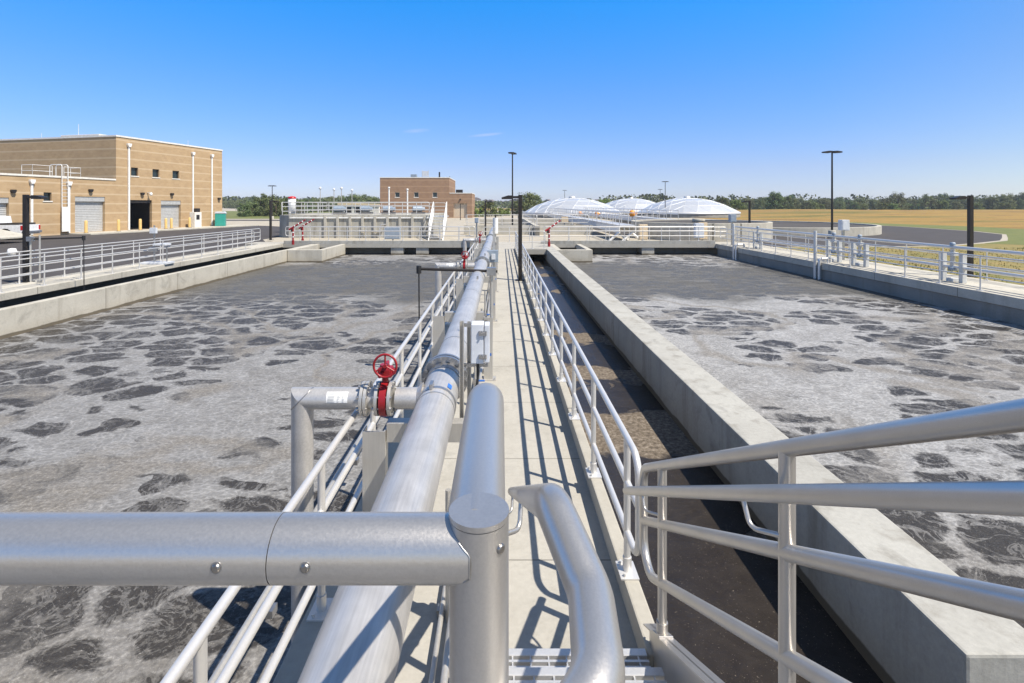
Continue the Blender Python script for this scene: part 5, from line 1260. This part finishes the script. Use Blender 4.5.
# ================================================================== TREES
def tree_meshes(seed, h, w, nclump, nleaf, mat, ls):
    rn = random.Random(seed)
    tb = MB(); th = h * 0.55
    tb.tube([(0, 0, 0), (rn.uniform(-.1, .1), 0, th * 0.5), (rn.uniform(-.2, .2), rn.uniform(-.2, .2), th), (0, 0, h * 0.8)], [h * 0.032, h * 0.024, h * 0.016, h * 0.006], 7)
    cl = []
    for k in range(nclump):
        a = rn.uniform(0, 6.283); u = rn.uniform(0.05, 1.0)
        env = math.sin(min(1, u * 1.15 + 0.12) * math.pi * 0.86) ** 0.7
        rr = w * 0.5 * env * math.sqrt(rn.uniform(0.1, 1))
        c = Vector((rr * math.cos(a), rr * math.sin(a), h * (0.02 + 0.88 * u))); cl.append((c, rn.uniform(0.10, 0.21) * w))
        if k % 3 == 0: tb.tube([(0, 0, max(0.15 * h, c.z * 0.55)), c * 0.55 + Vector((0, 0, c.z * 0.4)), c], [h * 0.012, h * 0.008, h * 0.003], 5)
    lb = MB()
    for c, r_ in cl:
        for _ in range(nleaf):
            d = Vector((rn.gauss(0, 1), rn.gauss(0, 1), rn.gauss(0, 0.8))).normalized() * r_ * (rn.random() ** 0.45)
            p_ = c + d; p_.z = max(p_.z, 0.03 * h); n = (d.normalized() + Vector((rn.uniform(-.7, .7), rn.uniform(-.7, .7), rn.uniform(-.2, .9)))).normalized()
            u = n.orthogonal().normalized(); v = n.cross(u); s = ls * rn.uniform(0.6, 1.4); ro = rn.uniform(0, 6.28)
            u2 = u * math.cos(ro) + v * math.sin(ro); v2 = n.cross(u2)
            lb.face([p_ - u2 * s, p_ - v2 * s * 0.6, p_ + u2 * s, p_ + v2 * s * 0.6])
    return tb.mesh('trunk', M['bark']), lb.mesh('crown', mat)
KINDS = [tree_meshes(1, 8.0, 7.6, 44, 70, M['leafB'], 0.24), tree_meshes(2, 7.0, 8.6, 46, 70, M['leafA'], 0.24), tree_meshes(3, 9.0, 7.0, 44, 70, M['leafB'], 0.24), tree_meshes(4, 5.5, 8.0, 44, 66, M['leafC'], 0.23),
         tree_meshes(5, 7.5, 7.5, 34, 56, M['leafA'], 0.22)]
SHR = [tree_meshes(21, 2.6, 4.0, 22, 30, M['leafC'], 0.22), tree_meshes(22, 3.4, 4.0, 22, 30, M['leafA'], 0.22)]
def tree(kind, x, y, s, label, group, name='tree', cat='tree'):
    t = thing(name, label, cat, (x, y, GZ), random.uniform(0, 6.28), group)
    t.scale = (s * random.uniform(0.9, 1.15), s * random.uniform(0.9, 1.15), s)
    tm, cm = kind
    for me, nm in ((tm, 'trunk'), (cm, 'crown')):
        o = D.objects.new(nm, me); COL.objects.link(o); o.parent = t
    return t
def at(px, y): return (px - 501) * y / 512
random.seed(3)
kl = ['dark green round tree in the tree line beyond the dry field', 'olive broad tree in the tree line beyond the dry field', 'dark green tall tree in the tree line beyond the dry field', 'bright green low tree in the tree line beyond the dry field', 'olive thin crowned tree in the tree line beyond the dry field']
px = 742
while px < 1032:
    for row in range(2):
        yy = random.uniform(215, 262) + row * 35
        k = random.choice((0, 1, 1, 2, 4, 0)) if row else random.choice((3, 3, 1, 0, 4, 3))
        s = random.uniform(0.66, 1.08) * (0.95 if row else 0.78) * (1.12 if px > 930 else 1.0)
        tree(KINDS[k], at(px + random.uniform(-4, 4), yy), yy, s, kl[k], 'trees in the line beyond the dry field')
    px += random.uniform(5.5, 8.5)
for px_, yy, s, k, l in ((775, 190, 0.9, 2, 'darkest tall tree clump right of the rightmost dome'), (785, 194, 0.85, 0, 'dark bushy tree beside the darkest tall clump'), (898, 225, 1.10, 4, 'tallest ragged tree right of the tall double lamp'),
                         (926, 228, 0.98, 4, 'tall tree left of the right black lamp post'), (1006, 232, 1.02, 1, 'tall tree rising at the right end of the tree line'), (722, 170, 0.75, 0, 'dark tree directly behind the right edge of the right dome'), (736, 175, 0.8, 3, 'bright tree just right of the right dome')):
    tree(KINDS[k], at(px_, yy), yy, s, l, 'taller trees on the right')
ll = ['dark green round tree on the meadow left of the stained tank', 'olive broad tree on the meadow left of the stained tank']
for px_, yy, s, k in ((244, 118, .42, 0), (252, 122, .5, 1), (260, 124, .68, 0), (268, 150, .8, 0), (276, 122, .6, 1), (284, 126, .62, 0), (292, 128, .6, 1), (300, 132, .55, 0)):
    tree(KINDS[k], at(px_, yy), yy, s, ll[k], 'trees on the meadow')
far = ['dark distant tree above the railing of the raised tank', 'olive distant tree above the railing of the raised tank']
px = 302
while px < 384:
    yy = random.uniform(190, 240); k = random.choice((0, 1)); tree(KINDS[k], at(px, yy), yy, random.uniform(0.7, 1.0), far[k], 'distant trees behind the raised tank'); px += random.uniform(5, 8)
px = 226
while px < 300:
    yy = random.uniform(330, 420); k = random.choice((0, 1)); tree(KINDS[k], at(px, yy), yy, random.uniform(0.8, 1.1), 'far ' + ('dark', 'olive')[k] + ' tree in the row behind the meadow', 'far trees behind the meadow'); px += random.uniform(4, 7)
for px_, yy, s, k, l in ((478, 118, .9, 0, 'green shrub at the right corner of the brown building'), (488, 120, 1.05, 1, 'taller olive shrub right of the brown building'), (497, 124, .9, 0, 'green shrub between the brown building and the black lamp'), (505, 130, .8, 0, 'low green shrub left of the tall thin pole')):
    tree(SHR[k], at(px_, yy), yy, s, l, 'shrubs by the brown building', 'shrub', 'shrub')
for px_, yy, s, k, l in ((527, 135, .85, 1, 'olive tree just left of the left dome'), (535, 150, .8, 0, 'dark tree behind the left edge of the left dome'), (605, 178, .85, 3, 'bright tree between the left dome and the middle dome'), (622, 190, .75, 3, 'bright tree behind the middle dome, left side'), (519, 150, .62, 1, 'small olive tree behind the tall thin pole')):
    tree(KINDS[k], at(px_, yy), yy, s, l, 'trees round the domes')
# the woods that read as one mass
def wood(name, label, x0, x1, y0, y1, n, hmin, hmax, mat, ls):
    rn = random.Random(int(abs(x0) + y0)); mb = MB()
    for _ in range(n):
        cx, cy, h = rn.uniform(x0, x1), rn.uniform(y0, y1), rn.uniform(hmin, hmax)
        for _k in range(46):
            d = Vector((rn.gauss(0, .45), rn.gauss(0, .45), 0)); z = GZ + 0.2 + h * rn.random() ** 0.8
            p_ = Vector((cx + d.x * h * 0.8, cy + d.y * h * 0.8, z)); s = ls * rn.uniform(.6, 1.4)
            n_ = Vector((rn.uniform(-1, 1), rn.uniform(-1, 1), rn.uniform(-.2, 1))).normalized(); u = n_.orthogonal().normalized(); v = n_.cross(u)
            mb.face([p_ - u * s, p_ - v * s * .7, p_ + u * s, p_ + v * s * .7])
    tag(mb.build(name, mat), label, 'wood', None, 'stuff')
wood('far_wood', 'dark wood filling the back of the tree line on the right', 60, 420, 300, 360, 240, 4, 9, M['leafB'], 0.9)
wood('far_wood', 'hazy wood on the skyline to the right', 90, 900, 560, 700, 260, 5, 10, M['leafA'], 1.8)
wood('far_wood', 'distant wood on the skyline to the left', -430, -90, 430, 520, 200, 5, 10, M['leafB'], 1.5)
wood('far_wood', 'scrubby wood on the far ridge behind the domes', -60, 190, 420, 560, 120, 3, 6, M['leafA'], 1.2)
# houses on the ridge
hs = thing('ridge_house', 'tiny house with dark roof on the far ridge above the domes', 'house', (0, 700, 5), 0, 'houses on the far ridge')
MB().box((-6, -4, -2), (6, 4, 4.2)).build('wall', M['house'], hs)
MB().prism([(-6.6, 4.21), (6.6, 4.21), (0, 7.2)], 'y', -4.5, 4.5).build('roof', M['roof'], hs)
random.seed(8)
first = True
for px_ in list(range(476, 520, 5)) + [588, 597, 606, 614, 626, 548, 556, 540, 657]:
    yy = random.uniform(690, 780); z = random.uniform(3.2, 6.2)
    s = random.uniform(0.6, 1.0)
    if first: hs.location = (at(px_, yy), yy, z); hs.rotation_euler.z = 0.4; first = False
    else: dup(hs, (at(px_, yy), yy, z), random.uniform(-0.7, 0.7), None, None, s)

# thin summer haze over the plain
hz = MB().box((-3400, -390, -3), (3400, 3400, 26)).bm
me = D.meshes.new('haze'); hz.to_mesh(me); hz.free()
hm = D.materials.new('haze'); hm.use_nodes = True; hn = hm.node_tree; hn.nodes.remove(hn.nodes['Principled BSDF'])
pv = hn.nodes.new('ShaderNodeVolumePrincipled'); pv.inputs['Color'].default_value = (0.80, 0.88, 1.0, 1); pv.inputs['Density'].default_value = 0.00030; pv.inputs['Anisotropy'].default_value = 0.2
hn.links.new(pv.outputs[0], hn.nodes['Material Output'].inputs['Volume']); me.materials.append(hm)
ho = D.objects.new('haze', me); COL.objects.link(ho); ho['kind'] = 'stuff'; ho['label'] = 'thin pale summer haze over the distant plain'

# ================================================================== LIGHT, SKY, CAMERA
S = Vector((0.56, -0.324, 1.0)).normalized()
sun = D.lights.new('Sun', 'SUN'); sun.energy = 4.6; sun.angle = R(0.5); sun.color = (1.0, 0.93, 0.82)
so = D.objects.new('Sun', sun); COL.objects.link(so); so.rotation_euler = (-S).to_track_quat('-Z', 'Y').to_euler(); so.location = (30, -20, 40)
w = D.worlds.new('World'); scene.world = w; w.use_nodes = True; nt = w.node_tree
sky = nt.nodes.new('ShaderNodeTexSky'); sky.sky_type = 'NISHITA'; sky.sun_disc = False
sky.sun_elevation = math.asin(S.z); sky.sun_rotation = math.atan2(S.x, S.y)
sky.air_density = 1.0; sky.dust_density = 0.0; sky.ozone_density = 1.5; sky.altitude = 200
bg = nt.nodes['Background']; bg.inputs[1].default_value = 0.082
geo = nt.nodes.new('ShaderNodeTexCoord'); sepd = nt.nodes.new('ShaderNodeSeparateXYZ'); nt.links.new(geo.outputs['Generated'], sepd.inputs[0])
dx_, dy_, dz_ = sepd.outputs
tint = ramp(nt, dz_, [(0.0, (0.33, 0.37, 0.57)), (0.066, (0.345, 0.375, 0.56)), (0.208, (0.25, 0.46, 0.74)), (0.37, (0.085, 0.575, 0.98)), (0.47, (0.38, 0.47, 0.58)), (0.8, (0.62, 0.61, 0.60))])
sh_ = Vector((S.x, S.y)).normalized()
away = math_(nt, 'ADD', math_(nt, 'MULTIPLY', dx_, -sh_.x), math_(nt, 'MULTIPLY', dy_, -sh_.y))
fac = math_(nt, 'ADD', math_(nt, 'MULTIPLY', math_(nt, 'ADD', away, 0.65), 1.6, True), 0.0, True)
tint = mix(nt, fac, (0.44, 0.46, 0.50), tint)
skyc = mix(nt, 1.0, mix(nt, 1.0, sky.outputs[0], tint, 'MULTIPLY'), (2.0, 2.0, 2.0), 'MULTIPLY')
# two thin wisps of cloud far off
az = math_(nt, 'DIVIDE', dx_, math_(nt, 'MAXIMUM', dy_, 0.05)); el = math_(nt, 'DIVIDE', dz_, math_(nt, 'MAXIMUM', dy_, 0.05))
wn_ = noise(nt, coords(nt, (30, 30, 160), 'Generated'), 1.0, 4)
tot = None
for a0, e0, wa, we, sl_ in ((-0.165, 0.145, 0.030, 0.0045, 0.06), (-0.030, 0.137, 0.040, 0.0035, 0.10)):
    u_ = math_(nt, 'DIVIDE', math_(nt, 'SUBTRACT', az, a0), wa)
    v_ = math_(nt, 'DIVIDE', math_(nt, 'SUBTRACT', math_(nt, 'SUBTRACT', el, e0), math_(nt, 'MULTIPLY', math_(nt, 'SUBTRACT', az, a0), sl_)), we)
    g_ = math_(nt, 'SUBTRACT', 1.0, math_(nt, 'ADD', math_(nt, 'MULTIPLY', u_, u_), math_(nt, 'MULTIPLY', v_, v_)), True)
    tot = g_ if tot is None else math_(nt, 'MAXIMUM', tot, g_)
wis = math_(nt, 'MULTIPLY', math_(nt, 'MULTIPLY', tot, wn_), math_(nt, 'MULTIPLY', math_(nt, 'GREATER_THAN', dy_, 0.1), 0.55))
skyc = mix(nt, wis, skyc, (5.5, 5.9, 6.8))
nt.links.new(skyc, bg.inputs[0])
cam = D.cameras.new('Camera'); co = D.objects.new('Camera', cam); COL.objects.link(co)
co.location = (0, 0, H); co.rotation_euler = (R(90), 0, 0)
cam.sensor_width = 36; cam.lens = 18.0; cam.shift_x = 11 / 1024; cam.shift_y = -136.5 / 1024
cam.clip_start = 0.05; cam.clip_end = 9000
scene.camera = co
vs = scene.view_settings; vs.view_transform = 'Standard'; vs.look = 'None'; vs.exposure = 0.65; vs.gamma = 1.0; vs.use_curve_mapping = False
